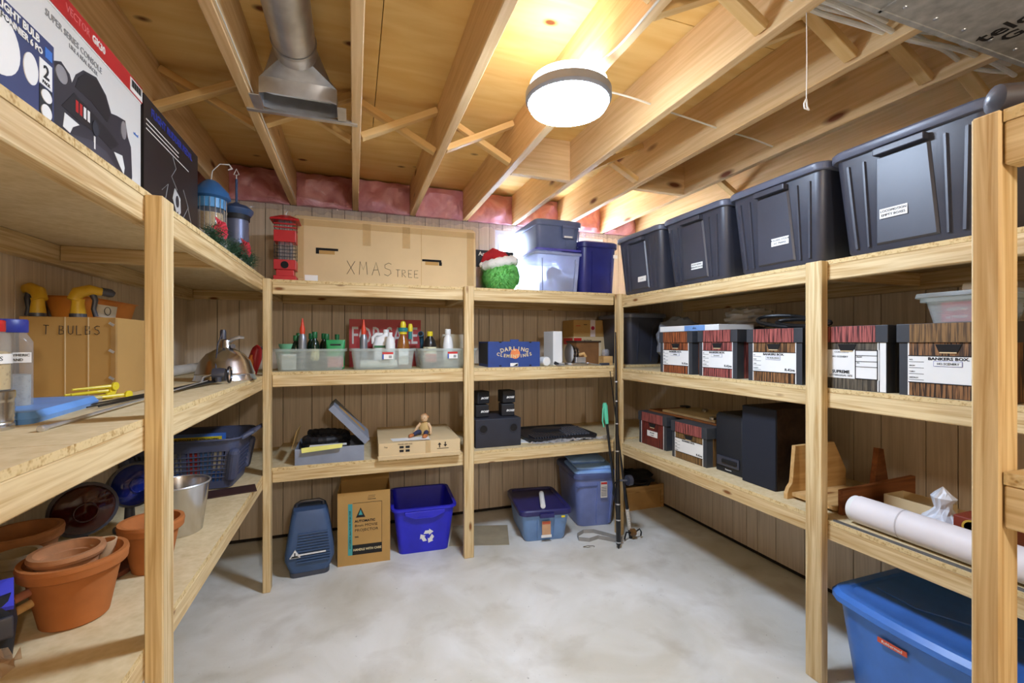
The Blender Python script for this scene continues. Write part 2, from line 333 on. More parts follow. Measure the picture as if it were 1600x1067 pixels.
# pink insulation stuffed between the joists above the back wall
PINK = bpy.data.materials.new('pink insulation under film'); PINK.use_nodes = True
N = PINK.node_tree.nodes; L = PINK.node_tree.links; pb = N['Principled BSDF']; pb.inputs['Roughness'].default_value = .6; pb.inputs['Coat Weight'].default_value = .45; pb.inputs['Coat Roughness'].default_value = .12
tc = N.new('ShaderNodeTexCoord'); nz = N.new('ShaderNodeTexNoise'); nz.inputs['Scale'].default_value = 7; nz.inputs['Detail'].default_value = 6; nz.inputs['Distortion'].default_value = 1.2; L.new(tc.outputs['Object'], nz.inputs['Vector'])
r = N.new('ShaderNodeValToRGB'); r.color_ramp.elements[0].position = .3; r.color_ramp.elements[1].position = .7; r.color_ramp.elements[0].color = lin((202, 124, 130)); r.color_ramp.elements[1].color = lin((236, 176, 186))
L.new(nz.outputs['Fac'], r.inputs['Fac']); L.new(r.outputs['Color'], pb.inputs['Base Color'])
bp = N.new('ShaderNodeBump'); bp.inputs['Strength'].default_value = .6; bp.inputs['Distance'].default_value = .03; L.new(nz.outputs['Fac'], bp.inputs['Height']); L.new(bp.outputs['Normal'], pb.inputs['Coat Normal']); L.new(bp.outputs['Normal'], pb.inputs['Normal'])
ILAB = ['in the far left ceiling corner bay', 'above the two blue bird feeders', 'above the left end of the brown tree carton', 'above the middle of the brown tree carton', 'above the right end of the brown tree carton', 'above the window and the furry green ball', 'above the grey lidded bin', 'above the leftmost black tote', 'in the far right ceiling corner bay']
rnd = random.Random(3)
for k in range(9):
    xa, xb = JX[k]+.022, JX[k+1]-.022; n, mz = 12, 8; lo = []
    ph = [rnd.uniform(0, 6) for _ in range(6)]
    for j in range(mz+1):
        t = j/mz; row = []
        for i in range(n+1):
            u = i/n; x = xa+(xb-xa)*u; e = min(1, 5*min(u, 1-u)) * min(1, 4*min(t+.08, 1-t))
            d = .02+.06*e*(.7+.5*math.sin(6*u+ph[0])*math.sin(5*t+ph[1]))+.012*math.sin(17*u+ph[2]+4*t)*math.sin(13*t+ph[3])
            row.append((x, 3.43-max(d, .005), 2.298+t*(.225+.0*math.sin(u*4+ph[4]))))
        lo.append(row)
    b = MB(); b.loft(lo, False, False, closed=False)
    b.loft([[(p[0], 3.436, p[2]) for p in lo[0]], lo[0]], False, False, closed=False); b.loft([lo[-1], [(p[0], 3.436, p[2]) for p in lo[-1]]], False, False, closed=False)
    o = solo('insulation_batt', b, PINK, 'pink plastic-wrapped insulation '+ILAB[k], 'insulation', group='insulation between the joists', smooth=True)
# plastic vapour barrier edge along the wall top
b = MB(); rw = [[], [], []]
for i in range(120):
    x = -1.0+3.4*i/119
    for j in range(3): rw[j].append((x, 3.425-.012*math.sin(i*1.7+j)-.01*j*rnd.random(), 2.30-.016*j-.012*rnd.random()*j))
b.loft(rw, False, False, closed=False); solo('plastic_film', b, FILM, 'crinkled clear plastic film edge along the top of the back wall', 'plastic film', smooth=True)

# ================================================================ SHELVING
def slab(parent, x0, x1, y0, y1, top, t=.016):
    b = MB(); b.bb(x0, x1, y0, y1, top-t, top); b.m = [0, 0, 1, 1, 1, 1]
    return obj('shelf_board', b, [OSB, OSBEDGE], parent)
L_T, L_M, L_B = 1.706, 1.168, .631
B_T, B_M, B_B = 1.697, 1.184, .656
R_T, R_M, R_B = 1.672, 1.167, .645
su = thing('storage_shelf', 'wooden shelf unit along the left wall', 'shelf unit')
for y0, y1 in ((-.36, -.296), (1.273, 1.34), (2.71, 2.774)): board('post', -.463, -.425, y0, y1, 0, L_T-.012, 'Z', su)
for z in (L_T, L_M, L_B):
    board('rail', -.501, -.463, -.4, 1.305, z-.016-.06, z-.016, 'Y', su); board('rail', -.501, -.463, 1.306, 3.436, z-.016-.06, z-.016, 'Y', su)
    board('ledger', -1.016, -.978, -.4, 3.436, z-.016-.07, z-.016, 'Y', su)
    board('ledger', -.978, -.501, 3.40, 3.436, z-.016-.06, z-.016, 'X', su); board('cleat', -.978, -.501, 2.02, 2.058, z-.016-.055, z-.016, 'X', su)
    slab(su, -1.014, -.463, -.4, .998, z); slab(su, -1.014, -.463, 1.0, 3.436, z)
su = thing('storage_shelf', 'wooden shelf unit along the back wall', 'shelf unit')
board('post', .648, .71, 2.727, 2.765, 0, B_T+.002, 'Z', su)
for z in (B_T, B_M, B_B):
    board('rail', -.424, .68, 2.765, 2.803, z-.016-.066, z-.016, 'X', su); board('rail', .681, 1.744, 2.765, 2.803, z-.016-.066, z-.016, 'X', su)
    board('ledger', -.46, 2.40, 3.398, 3.436, z-.016-.066, z-.016, 'X', su); board('cleat', .66, .698, 2.803, 3.398, z-.016-.06, z-.016, 'Y', su)
    slab(su, -.46, .68, 2.765 if z != B_B else 2.767, 3.436, z); slab(su, .682, 1.744, 2.765, 3.436, z); slab(su, 1.746, 2.406, 2.80, 3.436, z)
su = thing('storage_shelf', 'wooden shelf unit along the right wall', 'shelf unit')
board('post', 1.732, 1.77, 1.256, 1.323, 0, R_T-.002, 'Z', su); board('post', 1.746, 1.784, 2.70, 2.762, 0, 1.69, 'Z', su)
for z in (R_T, R_M, R_B):
    board('rail', 1.77, 1.808, .15, 1.29, z-.016-.062, z-.016, 'Y', su); board('rail', 1.77, 1.808, 1.291, 2.70, z-.016-.062, z-.016, 'Y', su)
    board('ledger', 2.368, 2.406, .15, 2.795, z-.016-.075, z-.016, 'Y', su); board('cleat', 1.808, 2.368, 1.27, 1.308, z-.016-.06, z-.016, 'X', su)
    slab(su, 1.77, 2.406, .15, 1.29, z); slab(su, 1.77, 2.406, 1.292, 2.795, z)
su = thing('storage_shelf', 'near wooden shelf unit cut off at the right edge, with a knotty corner post', 'shelf unit')
board('post', .9015, .9475, .384, .4185, 0, 1.692, 'Z', su); board('post', 1.41, 1.45, .384, .4185, 0, 1.692, 'Z', su)
board('post', .9015, .9475, -.64, -.6, 0, 1.692, 'Z', su); board('post', 1.41, 1.45, -.64, -.6, 0, 1.692, 'Z', su)
for z in (1.69, 1.155, .62):
    board('rail', .9035, .94, -.6, .382, z-.018-.064, z-.018, 'Y', su); board('rail', 1.412, 1.448, -.6, .382, z-.018-.064, z-.018, 'Y', su); slab(su, .9035, 1.448, -.6, .382, z, .018)

# ================================================================ CEILING FITTINGS
LENS = mat('lit lamp diffuser', (208, 228, 255), .4, vary=0, emit=LAMP)
BASEG = mat('glowing lamp base', (240, 246, 255), .4, vary=0, emit=LAMP*.085)
RING = mat('lamp ring', (142, 144, 150), .45)
def ceiling_lamp(loc, label, lens, base):
    t = thing('ceiling_lamp', label, 'ceiling lamp', loc)
    b = MB(); b.lathe([(.138, 0), (.142, -.008), (.142, -.030), (.138, -.032)], 48); obj('base', b, base, t, smooth=True)
    b = MB(); b.lathe([(.140, -.030), (.157, -.038), (.157, -.066), (.149, -.076), (.146, -.076), (.146, -.034)], 48, c0=False, c1=False); obj('ring', b, RING, t, smooth=True)
    b = MB(); b.lathe([(.1455, -.06), (.1455, -.080), (.138, -.094), (.122, -.100), (.07, -.105), (.002, -.107)], 48, c0=False); obj('diffuser', b, lens, t, smooth=True)
    return t
ceiling_lamp((.745, 1.488, 2.302), 'round lit ceiling lamp with grey ring under the joists', LENS, BASEG)
t = thing('fill_light', 'added fill light shaped as a bare bulb, unseen behind the camera', 'fill light', (.35, -1.05, 2.302))  # invented fixture, added out of view to lift shaded shelves and ceiling
b = MB(); b.lathe([(.05, 0), (.05, -.02), (.02, -.03)], 24); obj('fill_rose', b, WHITEP, t, smooth=True)
b = MB(); b.tube([(0, 0, -.02), (0, 0, -.26)], .004, 8); obj('cord', b, BLACKM, t)
b = MB(); b.lathe([(.012, -.25), (.022, -.26), (.022, -.31), (.014, -.315)], 20); obj('socket', b, BLACKM, t, smooth=True)
b = MB(); b.lathe([(.014, -.312), (.03, -.34), (.052, -.375), (.06, -.41), (.052, -.445), (.03, -.465), (.001, -.472)], 24); obj('bulb', b, mat('added fill glow', (255, 247, 234), .4, vary=0, emit=BULB), t, smooth=True)
# round duct with a flared boot between the joists
t = thing('round_duct', 'galvanised round duct with flared floor boot between ceiling joists', 'duct', (-.205, 0, 2.302))
def yl(r, y, z, n=28): return [(r*math.cos(2*PI*k/n), y, z+r*math.sin(2*PI*k/n)) for k in range(n)]
b = MB(); b.loft([yl(.074, -.6, .135), yl(.074, 1.80, .135)], False, False); obj('pipe', b, STEEL, t, smooth=True)
b = MB(); b.loft([yl(.0755, 1.775, .135), yl(.078, 1.785, .135), yl(.0755, 1.795, .135), yl(.075, 1.84, .132)], False, False); obj('collar', b, STEEL, t, smooth=True)
def sq(k, n, hw, y0, y1):
    a = 2*PI*k/n; c_, s_ = math.cos(a), math.sin(a); q = max(abs(c_), abs(s_)); return (hw*c_/q, (y0+y1)/2+(y1-y0)/2*s_/q)
bl = [yl(.075, 1.84, .132)]+[[(sq(k, 28, .14, 1.93, 2.065)[0], sq(k, 28, .14, 1.93, 2.065)[1], z) for k in range(28)] for z in (.065, .004)]
b = MB(); b.loft(bl, False, False); obj('boot', b, STEEL, t, smooth=True)
b = MB(); b.bb(-.205, .22, 2.068, 2.088, -.006, .004); b.bb(-.205, .22, 2.0875, 2.0895, -.006, .018); obj('hanger_bar', b, STEEL, t)
for sx_ in (-.158, .158):
    b = MB(); b.box((sx_, 2.005, -.002), (.034, .11, .004)); obj('flange', b, STEEL, t)
# flat sheet metal trunk duct at upper right
t = thing('trunk_duct', 'flat grey sheet metal trunk duct at the upper right', 'duct', (1.75, .54, 2.25))
GALV = mat('dull galvanised sheet', (172, 172, 170), .55, .15, vary=.25, scale=26)
b = MB(); b.bb(-.85, .66, -.28, .28, 0, .05); obj('duct_body', b, GALV, t)
b = MB(); b.bb(-.85, .66, .272, .286, -.004, .03); obj('duct_seam', b, GALV, t); b = MB(); b.bb(-.405, -.395, -.28, .28, -.004, 0); obj('duct_seam', b, GALV, t)
for i in range(6):
    b = MB(); b.lathe([(.006, 0), (.005, -.003), (.001, -.004)], 10, (-.35+.13*i, .245, 0)); obj('screw', b, STEEL, t, smooth=True)
def ceilprint(s, size, x, y, ang):
    o = text(t, s, size, (x, y, -.0008), INK, flat=True, align='LEFT', sx=1.05, bold=.0012); o.rotation_euler = Matrix(((0, -1, 0), (-1, 0, 0), (0, 0, -1))).to_euler(); return o
ceilprint('telc', .075, .012, .262, 0); ceilprint('G60', .062, .072, .235, 0)
# cables
CABLE = mat('off white cable', (230, 224, 210), .5)
def cable(label, pts, r=.0045, m=None, group=None, n=8):
    cv = []; P_ = [Vector(p) for p in pts]
    for i in range(len(P_)-1):
        p0, p1, p2, p3 = P_[max(i-1, 0)], P_[i], P_[i+1], P_[min(i+2, len(P_)-1)]
        for k in range(6):
            q = k/6; cv.append(.5*((2*p1)+(-p0+p2)*q+(2*p0-5*p1+4*p2-p3)*q*q+(-p0+3*p1-3*p2+p3)*q**3))
    cv.append(P_[-1]); b = MB(); b.tube(cv, r, n); return solo('cable', b, m or CABLE, label, 'cable', group=group, smooth=True)
for i in range(9):
    y = .845+.017*i; z = 2.345+.014*((i*3) % 5); pts = [(.7+.2*j, y+.012*math.sin(j*1.9+i), z-.018*abs(math.sin(j*1.55+i*.5))) for j in range(9)]
    cable('off-white electrical cable in the bundle running beside the trunk duct', pts, .0075, group='cable bundle beside the trunk duct')
cable('thin white cable from the ceiling lamp across the joists to the right', [(.80, 1.56, 2.33), (1.0, 1.60, 2.375), (1.19, 1.62, 2.375), (1.24, 1.63, 2.37), (1.4, 1.66, 2.375), (1.6, 1.67, 2.36), (1.65, 1.68, 2.36), (1.85, 1.70, 2.36), (2.01, 1.71, 2.345)], .004)
cable('white cable stapled beside the ceiling lamp, left of a pair', [(.76, 1.40, 2.297), (.80, 1.25, 2.298), (.797, 1.0, 2.298), (.79, .6, 2.298), (.79, .2, 2.298)], .004)
cable('white cable stapled beside the ceiling lamp, right of a pair', [(.78, 1.38, 2.297), (.835, 1.28, 2.33), (.836, 1.0, 2.36), (.836, .6, 2.36), (.836, .2, 2.36)], .004)
cable('thin wire hanging down beside the second joist from the left', [(-.37, 1.1, 2.31), (-.366, 1.7, 2.31), (-.37, 2.3, 2.312), (-.368, 3.3, 2.305)], .002)
t = thing('pull_cord', 'white knotted pull string hanging from the ceiling at right', 'string', (1.236, .94, 2.302))
b = MB(); b.tube([(0, 0, 0), (.002, 0, -.13), (0, 0, -.255)], .0012, 6); obj('string', b, WHITE, t)
b = MB(); b.tube([(0, 0, -.25), (.008, .004, -.268), (.010, 0, -.28), (0, -.006, -.284), (-.008, 0, -.278), (-.004, .004, -.262), (0, 0, -.25)], .0022, 6); obj('knot', b, WHITE, t, smooth=True)
# ================================================================ generic containers
R90 = -PI/2   # things on the right shelves face -X
def sect(w0, d0, w1, d1, h, t, r=.03): return rrect(w0+(w1-w0)*t, d0+(d1-d0)*t, r)
def rib(b, D0, D1, H, x0, x1, w, z0, z1, proud=.008, side=-1):
    """a raised vertical strip on the tapering front: x0 at the bottom, x1 at the top"""
    def y(z): return side*(D0+(D1-D0)*z/H)/2
    lo = []
    for z, x in ((z0, x0), (z1, x1)):
        lo.append([(x-w/2, y(z)-side*.003, z), (x+w/2, y(z)-side*.003, z), (x+w/2-.002, y(z)+side*proud, z), (x-w/2+.002, y(z)+side*proud, z)])
    b.loft(lo)
def tote(name, label, loc, rz, W0, D0, W1, D1, H, body, lid, group=None, cat='storage bin', ribs=(), panel=None, lip=.035, over=.018, r=.035, handle=.0, lidtop=None):
    t = thing(name, label, cat, loc, rz, group); Hb = H-lip*.6
    b = MB(); b.lz([(rrect(W0-.016, D0-.016, r), 0), (rrect(W0, D0, r), .012), (rrect(W1, D1, r), Hb)])
    for (x0, x1, w_) in ribs: rib(b, D0, D1, Hb, x0, x1, w_, .02, Hb-.045)
    obj('body', b, body, t, smooth=True)
    if panel:
        b = MB(); (a0, a1) = panel
        def y(z): return -(D0+(D1-D0)*z/Hb)/2
        z0, z1 = .022, Hb-.05
        b.loft([[(-a0, y(z0)-.001, z0), (a0, y(z0)-.001, z0), (a1, y(z1)-.001, z1), (-a1, y(z1)-.001, z1)], [(-a0+.006, y(z0)-.009, z0+.006), (a0-.006, y(z0)-.009, z0+.006), (a1-.006, y(z1)-.009, z1-.004), (-a1+.006, y(z1)-.009, z1-.004)]])
        obj('front_panel', b, body, t)
    if handle:
        b = MB(); b.box((0, -D1/2-.012, H-lip-.02), (handle, .028, .024)); obj('handle', b, body, t, bevel=.003)
    if lid:
        wl, dl = W1+over*2, D1+over*2; b = MB()
        b.lz([(rrect(wl-.006, dl-.006, r+over), H-lip), (rrect(wl, dl, r+over), H-lip+.004), (rrect(wl, dl, r+over), H-.010), (rrect(wl-.014, dl-.014, r+over), H-.002), (rrect(wl-.06, dl-.06, r), H-.002), (rrect(wl-.07, dl-.07, r), H-.012)])
        obj('lid', b, lid, t, smooth=True)
    else:
        b = MB(); b.lz([(rrect(W1+.002, D1+.002, r), Hb-.02), (rrect(W1+.02, D1+.02, r), Hb-.016), (rrect(W1+.02, D1+.02, r), Hb), (rrect(W1-.006, D1-.006, r), Hb)], False, False); obj('rim', b, body, t, smooth=True)
    return t
def tub(name, label, loc, rz, W0, D0, W1, D1, H, m, rim=None, cat='storage bin', group=None, r=.03, th=.004, lipw=.014):
    """open container with real wall thickness"""
    t = thing(name, label, cat, loc, rz, group); b = MB()
    b.lz([(rrect(W0, D0, r), 0), (rrect(W1, D1, r), H), (rrect(W1-2*th, D1-2*th, r-th), H), (rrect(W0-2*th, D0-2*th, r-th), th)]); obj('body', b, m, t, smooth=True)
    b = MB(); b.lz([(rrect(W1-.001, D1-.001, r), H-.014), (rrect(W1+lipw*2, D1+lipw*2, r+lipw), H-.012), (rrect(W1+lipw*2, D1+lipw*2, r+lipw), H+.002), (rrect(W1-2*th, D1-2*th, r), H+.002)], False, False); obj('rim', b, rim or m, t, smooth=True)
    return t
STICK = mat('paper sticker', (236, 234, 228), .6)
# ---- four black totes along the top right shelf
LIDG = mat('black tote lid', (104, 108, 124), .35)
for (yc, lb, tx, lx, lz_) in ((2.47, 'black lidded tote on the right shelf nearest the far corner', ['---------'], .03, .085), (1.97, 'black lidded tote second from the corner on the top right shelf', ['ROOF SIDING', 'WINDOW DOORS'], .02, .09),
    (1.478, 'black lidded tote second nearest the camera on the top right shelf', ['ROLLING STOCK', 'HO TRAINS'], .03, .115), (.984, 'nearest and largest black lidded tote on the top right shelf', ['LOCOMOTION', 'EMPTY BOXES'], -.03, .125)):
    t = tote('storage_tote', lb, (2.015, yc, R_T), R90, .405, .50, .455, .56, .392, BLACKP, LIDG, 'black totes on the top right shelf', ribs=[(s*.115, s*.118, .010) for s in (-1, 1)]+[(s*.155, s*.172, .012) for s in (-1, 1)], panel=(.092, .078), handle=.15)
    yf = -(.50+.06*lz_/.37)/2-.0105
    st_ = plate(t, 'label_sticker', lx-.042, lx+.042, lz_-.017, lz_+.017, yf, STICK)
    for i, q in enumerate(tx): text(st_, q, .0115, (lx, yf-.0014, lz_+.007-.014*i if len(tx) > 1 else lz_))
# ---- file boxes
CORN = mat('charcoal box edging', (58, 60, 64), .5); PR_O = woodprint('orange brown print', (70, 34, 22), (168, 92, 50)); PR_R = woodprint('rosewood print', (70, 30, 30), (172, 92, 84)); PR_B = woodprint('brown wood print', (46, 30, 20), (150, 106, 66)); PR_G = woodprint('grey wood print', (58, 52, 44), (104, 94, 78)); PR_M = woodprint('mahogany print', (72, 22, 20), (120, 42, 34)); PR_T = woodprint('tan wood print', (84, 60, 32), (140, 104, 60))
HOLE = mat('dark hand hole', (20, 16, 14), .9)
def filebox(label, loc, W, D, H, front, lidm, kind='bank', title='BANKERS BOX.', note=None, rz=R90, cat='file box'):
    t = thing('file_box', label, cat, loc, rz, 'cardboard file boxes'); h = H-.008; lw = .055
    b = MB(); b.bb(-W/2+.006, W/2-.006, -D/2+.006, D/2-.006, 0, h); obj('body', b, CORN, t)
    yf = -D/2+.006
    plate(t, 'front_print', -W/2+.034, W/2-.034, .002, h-lw+.004, yf, front)
    for s in (-1, 1): plate(t, 'corner_line', s*(W/2-.034)-.002, s*(W/2-.034)+.002, .002, h-lw+.004, yf-.0008, WHITE)
    b = MB(); b.bb(W/2-.007, W/2-.0055, -D/2+.05, D/2-.05, .002, h-lw); obj('side_print', b, front, t)
    # hand hole: a trapezoid cut with a pale lip
    zz = h-lw-.006; b = MB(); b.prism([(-.034, zz), (.034, zz), (.024, zz-.026), (-.024, zz-.026)], yf-.0022, yf); obj('hand_hole', b, HOLE, t)
    b = MB(); b.bb(-.022, .022, yf-.004, yf-.001, zz-.029, zz-.025); obj('hole_lip', b, KRAFT, t)
    zl = h*.20, h*.58
    if kind == 'bank':
        p = plate(t, 'label_panel', -W/2+.034, W/2-.034, zl[0], zl[1], yf-.001, WHITE)
        for e in zl: plate(t, 'label_border', -W/2+.034, W/2-.034, e-.002, e+.001, yf-.0019, INK)
        text(p, title, .0125, (0, yf-.0024, zl[1]-.010), bold=.0004, sx=1.25)
        for i in range(4):
            b = MB(); b.bb(-W/2+.036, -W/2+.078, yf-.0022, yf-.0018, zl[1]-.022-.02*i, zl[1]-.0205-.02*i); obj('rule_line', b, INK, p)
        for i, q in enumerate(('NO.', 'FROM', 'THRU', 'DESTROY')): text(p, q, .006, (-W/2+.037, yf-.0024, zl[1]-.014-.02*i), align='LEFT')
        text(p, 'R-Kive', .016, (W/2-.062, yf-.0024, zl[0]+.013), sx=1.1, bold=.0003)
        if note:
            q = plate(p, 'name_tag', -.038, .036, zl[1]-.034, zl[1]-.017, yf-.0024, mat('tag outline', (120, 120, 176), .6)); plate(q, 'tag_paper', -.0368, .0348, zl[1]-.0328, zl[1]-.0182, yf-.0028, WHITE)
            text(q, note, .0095, (0, yf-.0042, zl[1]-.0256))
    elif kind == 'supreme':
        p = plate(t, 'label_panel', -W/2+.034, W/2-.030, zl[0]-.004, zl[1]+.016, yf-.001, WHITE); x1 = W/2-.034; zt = zl[1]+.016; zb = zl[0]-.004
        text(p, 'CONTENTS', .010, (-.02, yf-.0024, zt-.009)); text(p, 'HO SCENERY', .010, (-.025, yf-.0024, zt-.027)); text(p, 'SUPREME', .016, (-.022, yf-.0024, zb+.024), bold=.0005); text(p, 'LETTER/LEGAL SIZE', .010, (-.022, yf-.0024, zb+.010))
        for a in ((.030, .033, zb, zt), (x1-.003, x1, zb, zt), (.030, x1, zt-.003, zt), (.030, x1, zb, zb+.003), (.030, x1, zt-.022, zt-.020), (.030, x1, zt-.044, zt-.042), (.030, x1, zt-.064, zt-.062)): plate(p, 'rule_line', *a, yf-.0021, INK)
        text(p, 'FROM', .007, (.036, yf-.0026, zt-.027), align='LEFT'); text(p, 'TO', .007, (.036, yf-.0026, zt-.049), align='LEFT')
        plate(t, 'white_strip', W/2-.028, W/2-.008, .002, h-lw, yf-.001, WHITE)
    else:
        p = plate(t, 'label_panel', -.055, .055, h*.30, h*.48, yf-.001, WHITE); text(p, 'RECORDS', .010, (0, yf-.0024, h*.42)); text(p, 'storage file', .007, (0, yf-.0024, h*.35)); 
    b = MB(); b.bb(-W/2, W/2, -D/2, D/2, h-lw, H); l = obj('lid', b, CORN, t, bevel=.002)
    plate(l, 'lid_print', -W/2+.04, W/2-.04, h-lw+.001, H-.001, -D/2, lidm)
    return t
fz = R_M; fx = 1.778+.20
filebox('orange-brown woodgrain file box, leftmost on the middle right shelf', (fx, 2.165, fz), .285, .40, .243, PR_O, PR_O, note='buildings')
filebox('reddish woodgrain file box between two others on the middle right shelf', (fx, 1.845, fz), .27, .40, .246, PR_R, PR_R, note='Structures')
filebox('brown woodgrain file box under the black straps', (fx, 1.512, fz), .285, .40, .243, PR_B, PR_R, note='HO BUILDINGS')
filebox('grey woodgrain file box just right of the middle right post', (fx, 1.193, fz), .285, .40, .243, PR_G, PR_R, 'supreme')
filebox('dark woodgrain file box under the clear plastic tub', (fx, .882, fz), .285, .40, .243, PR_B, PR_T, note='HO SCENERY')
fz = R_B
filebox('dark red file box at the far end of the lower right shelf', (2.10, 2.545, fz), .305, .40, .222, PR_M, PR_R, 'plain')
filebox('tan woodgrain file box beside the black speaker on the lower right shelf', (2.055, 2.145, fz), .30, .40, .222, PR_T, PR_R)
# flat serving tray on those two
t = thing('tray', 'cream folding tray with chrome latches lying on two file boxes', 'tray', (2.13, 2.33, R_B+.222), R90)
b = MB(); b.bb(-.33, .33, -.17, .17, 0, .012); obj('tray_base', b, DARKWOOD, t, bevel=.003); b = MB(); b.bb(-.20, .27, -.155, .15, .012, .028); obj('tray_top', b, mat('cream laminate', (222, 200, 156), .5), t, bevel=.003)
for x, y in ((.24, -.14), (-.02, .04), (.10, .10)):
    b = MB(); b.lathe([(.022, 0), (.022, .012), (.016, .018), (.002, .018)], 20, (x, y, .028)); obj('latch', b, CHROME, t, smooth=True)
b = MB(); b.tube([(-.2+.03*math.cos(a), .02+.05*math.sin(a), .036) for a in [k*PI/8 for k in range(9)]], .006, 8); obj('handle', b, BLACKP, t, smooth=True)
# speakers
t = thing('speaker', 'black ported speaker next to the tan file box', 'speaker', (1.90+.15, 1.885, R_B), R90)
b = MB(); b.lz([(rrect(.185, .30, .012), 0), (rrect(.185, .30, .012), .30), (rrect(.165, .29, .012), .318)]); obj('cabinet', b, BLACKM, t, smooth=True)
b = MB(); b.lz([(rrect(.15, .012, .005, cy=-.153), .035), (rrect(.15, .012, .005, cy=-.153), .085)]); obj('port_bezel', b, BLACKP, t, smooth=True)
b = MB(); b.box((.015, -.16, .062), (.10, .012, .022)); obj('port', b, HOLE, t, bevel=.004)
text(t, 'Panasonic', .011, (0, -.1512, .016), WHITEP)
t = thing('speaker', 'tall black box speaker beside the scalloped wooden rack', 'speaker', (1.868+.16, 1.668, R_B), R90)
b = MB(); b.bb(-.096, .096, -.15, .16, 0, .385); obj('cabinet', b, wood('dark walnut vinyl', (40, 28, 20), (58, 42, 30)), t)
b = MB(); b.bb(-.0955, .0955, -.162, -.15, .001, .384); obj('grille', b, mat('black speaker cloth', (28, 31, 42), .9, vary=.2, scale=400), t, bevel=.003)
# scalloped wooden rack
t = thing('wooden_rack', 'scalloped wooden wall rack lying behind the middle right post', 'rack', (1.83, 1.50, R_B))
pr = [(0, 0), (.0, .025), (.012, .05), (.03, .068), (.034, .085), (.05, .235), (.12, .236), (.30, .236), (.38, .10), (.38, 0)]
b = MB(); b.prism(pr, -.018, 0); obj('side_panel', b, CRATE, t, bevel=.002)
b = MB(); b.bb(.03, .36, -.21, -.018, .012, .028); obj('shelf', b, CRATE, t) 
b = MB(); b.prism([(.04, 0), (.50, 0), (.50, .115), (.04, .10)], -.232, -.214); solo('plank', b, DARKWOOD, 'dark stained board standing on edge behind the paper roll', 'board', (1.83, 1.50, R_B))
b = MB(); b.prism([(0, 0), (.18, 0), (.11, .21), (.06, .22)], -.01, .01); solo('plank', b, DARKWOOD, 'tapered dark wood piece leaning in the shadow behind the rack', 'board', (2.20, 1.37, R_B), .2)
b = MB(); b.lathe([(.026, 0), (.026, .11), (.02, .112), (.02, .002)], 20, M=Matrix.Rotation(PI/2, 4, 'Y')); solo('short_tube', b, mat('brown plastic tube', (50, 34, 24), .4), 'short dark tube lying behind the paper roll', 'tube', (1.92, 1.23, R_B+.026), smooth=True)
# paper roll, trim, bag, carton, tin
t = thing('paper_roll', 'long white paper roll on the lower right shelf', 'paper roll', (1.850, 1.195, R_B+.054), -.03)
b = MB(); Mr = Matrix.Rotation(PI/2, 4, 'X'); b.lathe([(.040, 0), (.052, .004), (.052, .62), (.050, .63)], 28, M=Mr); obj('roll', b, mat('white wallpaper', (236, 228, 226), .55, vary=.03), t, smooth=True)
b = MB(); b.lathe([(.046, -.018), (.049, -.014), (.049, .004), (.030, .004), (.030, -.012)], 28, M=Mr); obj('inner_layers', b, WHITE, t, smooth=True)
b = MB(); b.lathe([(.0528, .155), (.0534, .1575), (.0528, .160)], 28, M=Mr, c0=False, c1=False); obj('rubber_band', b, mat('pale band', (206, 198, 196), .6), t, smooth=True)
b = MB(); b.bb(0, .016, 0, 1.05, 0, .004); b.bb(.0, .003, 0, 1.05, .004, .007); solo('metal_trim', b, mat('grey metal', (128, 130, 134), .4, .8), 'grey metal trim strip lying along the front edge of the lower right shelf', 'trim strip', (1.776, .19, R_B))
def crumple(rad, hgt, seed, n=22, m=9, prof=None):
    rg = random.Random(seed); prof = prof or [1, 1.05, 1, .85, .6, .35, .4, .5, .3, .02]; b = MB(); lo = []
    for j, q in enumerate(prof):
        lo.append([(rad*q*(1+.28*rg.uniform(-1, 1)*(j > 0))*math.cos(2*PI*k/n), rad*q*(1+.28*rg.uniform(-1, 1)*(j > 0))*math.sin(2*PI*k/n), hgt*j/(len(prof)-1)) for k in range(n)])
    b.loft(lo); return b
BAGW = mat('white plastic bag', (232, 234, 240), .35, vary=.04)
solo('plastic_bag', crumple(.062, .175, 5), BAGW, 'crumpled white plastic bag behind the paper roll', 'bag', (2.03, 1.02, R_B), smooth=False)
t = thing('carton', 'small open tan carton behind the paper roll', 'carton', (2.10, 1.13, R_B), R90)
for n_, a in (('wall', (-.09, .09, -.06, -.055, 0, .085)), ('wall', (-.09, .09, .055, .06, 0, .085)), ('wall', (-.09, -.085, -.055, .055, 0, .085)), ('wall', (.085, .09, -.055, .055, 0, .085)), ('base', (-.085, .085, -.055, .055, 0, .004))):
    b = MB(); b.bb(*a); obj(n_, b, KRAFT, t)
t = thing('tin_box', 'rust red tin box with a yellow emblem by the near post', 'tin', (1.985, .875, R_B), R90)
b = MB(); b.bb(-.07, .07, -.05, .05, 0, .115); obj('body', b, mat('rust red tin', (140, 58, 40), .4), t, bevel=.004)
b = MB(); b.lathe([(.026, 0), (.026, .002), (.020, .002), (.020, 0)], 20, (-.02, -.05, .085), Matrix.Rotation(PI/2, 4, 'X')); obj('emblem', b, mat('gold print', (214, 176, 70), .4), t)
b = MB(); b.bb(-.055, -.02, -.0515, -.05, .02, .05); obj('label_panel', b, mat('cream print', (222, 200, 150), .5), t)
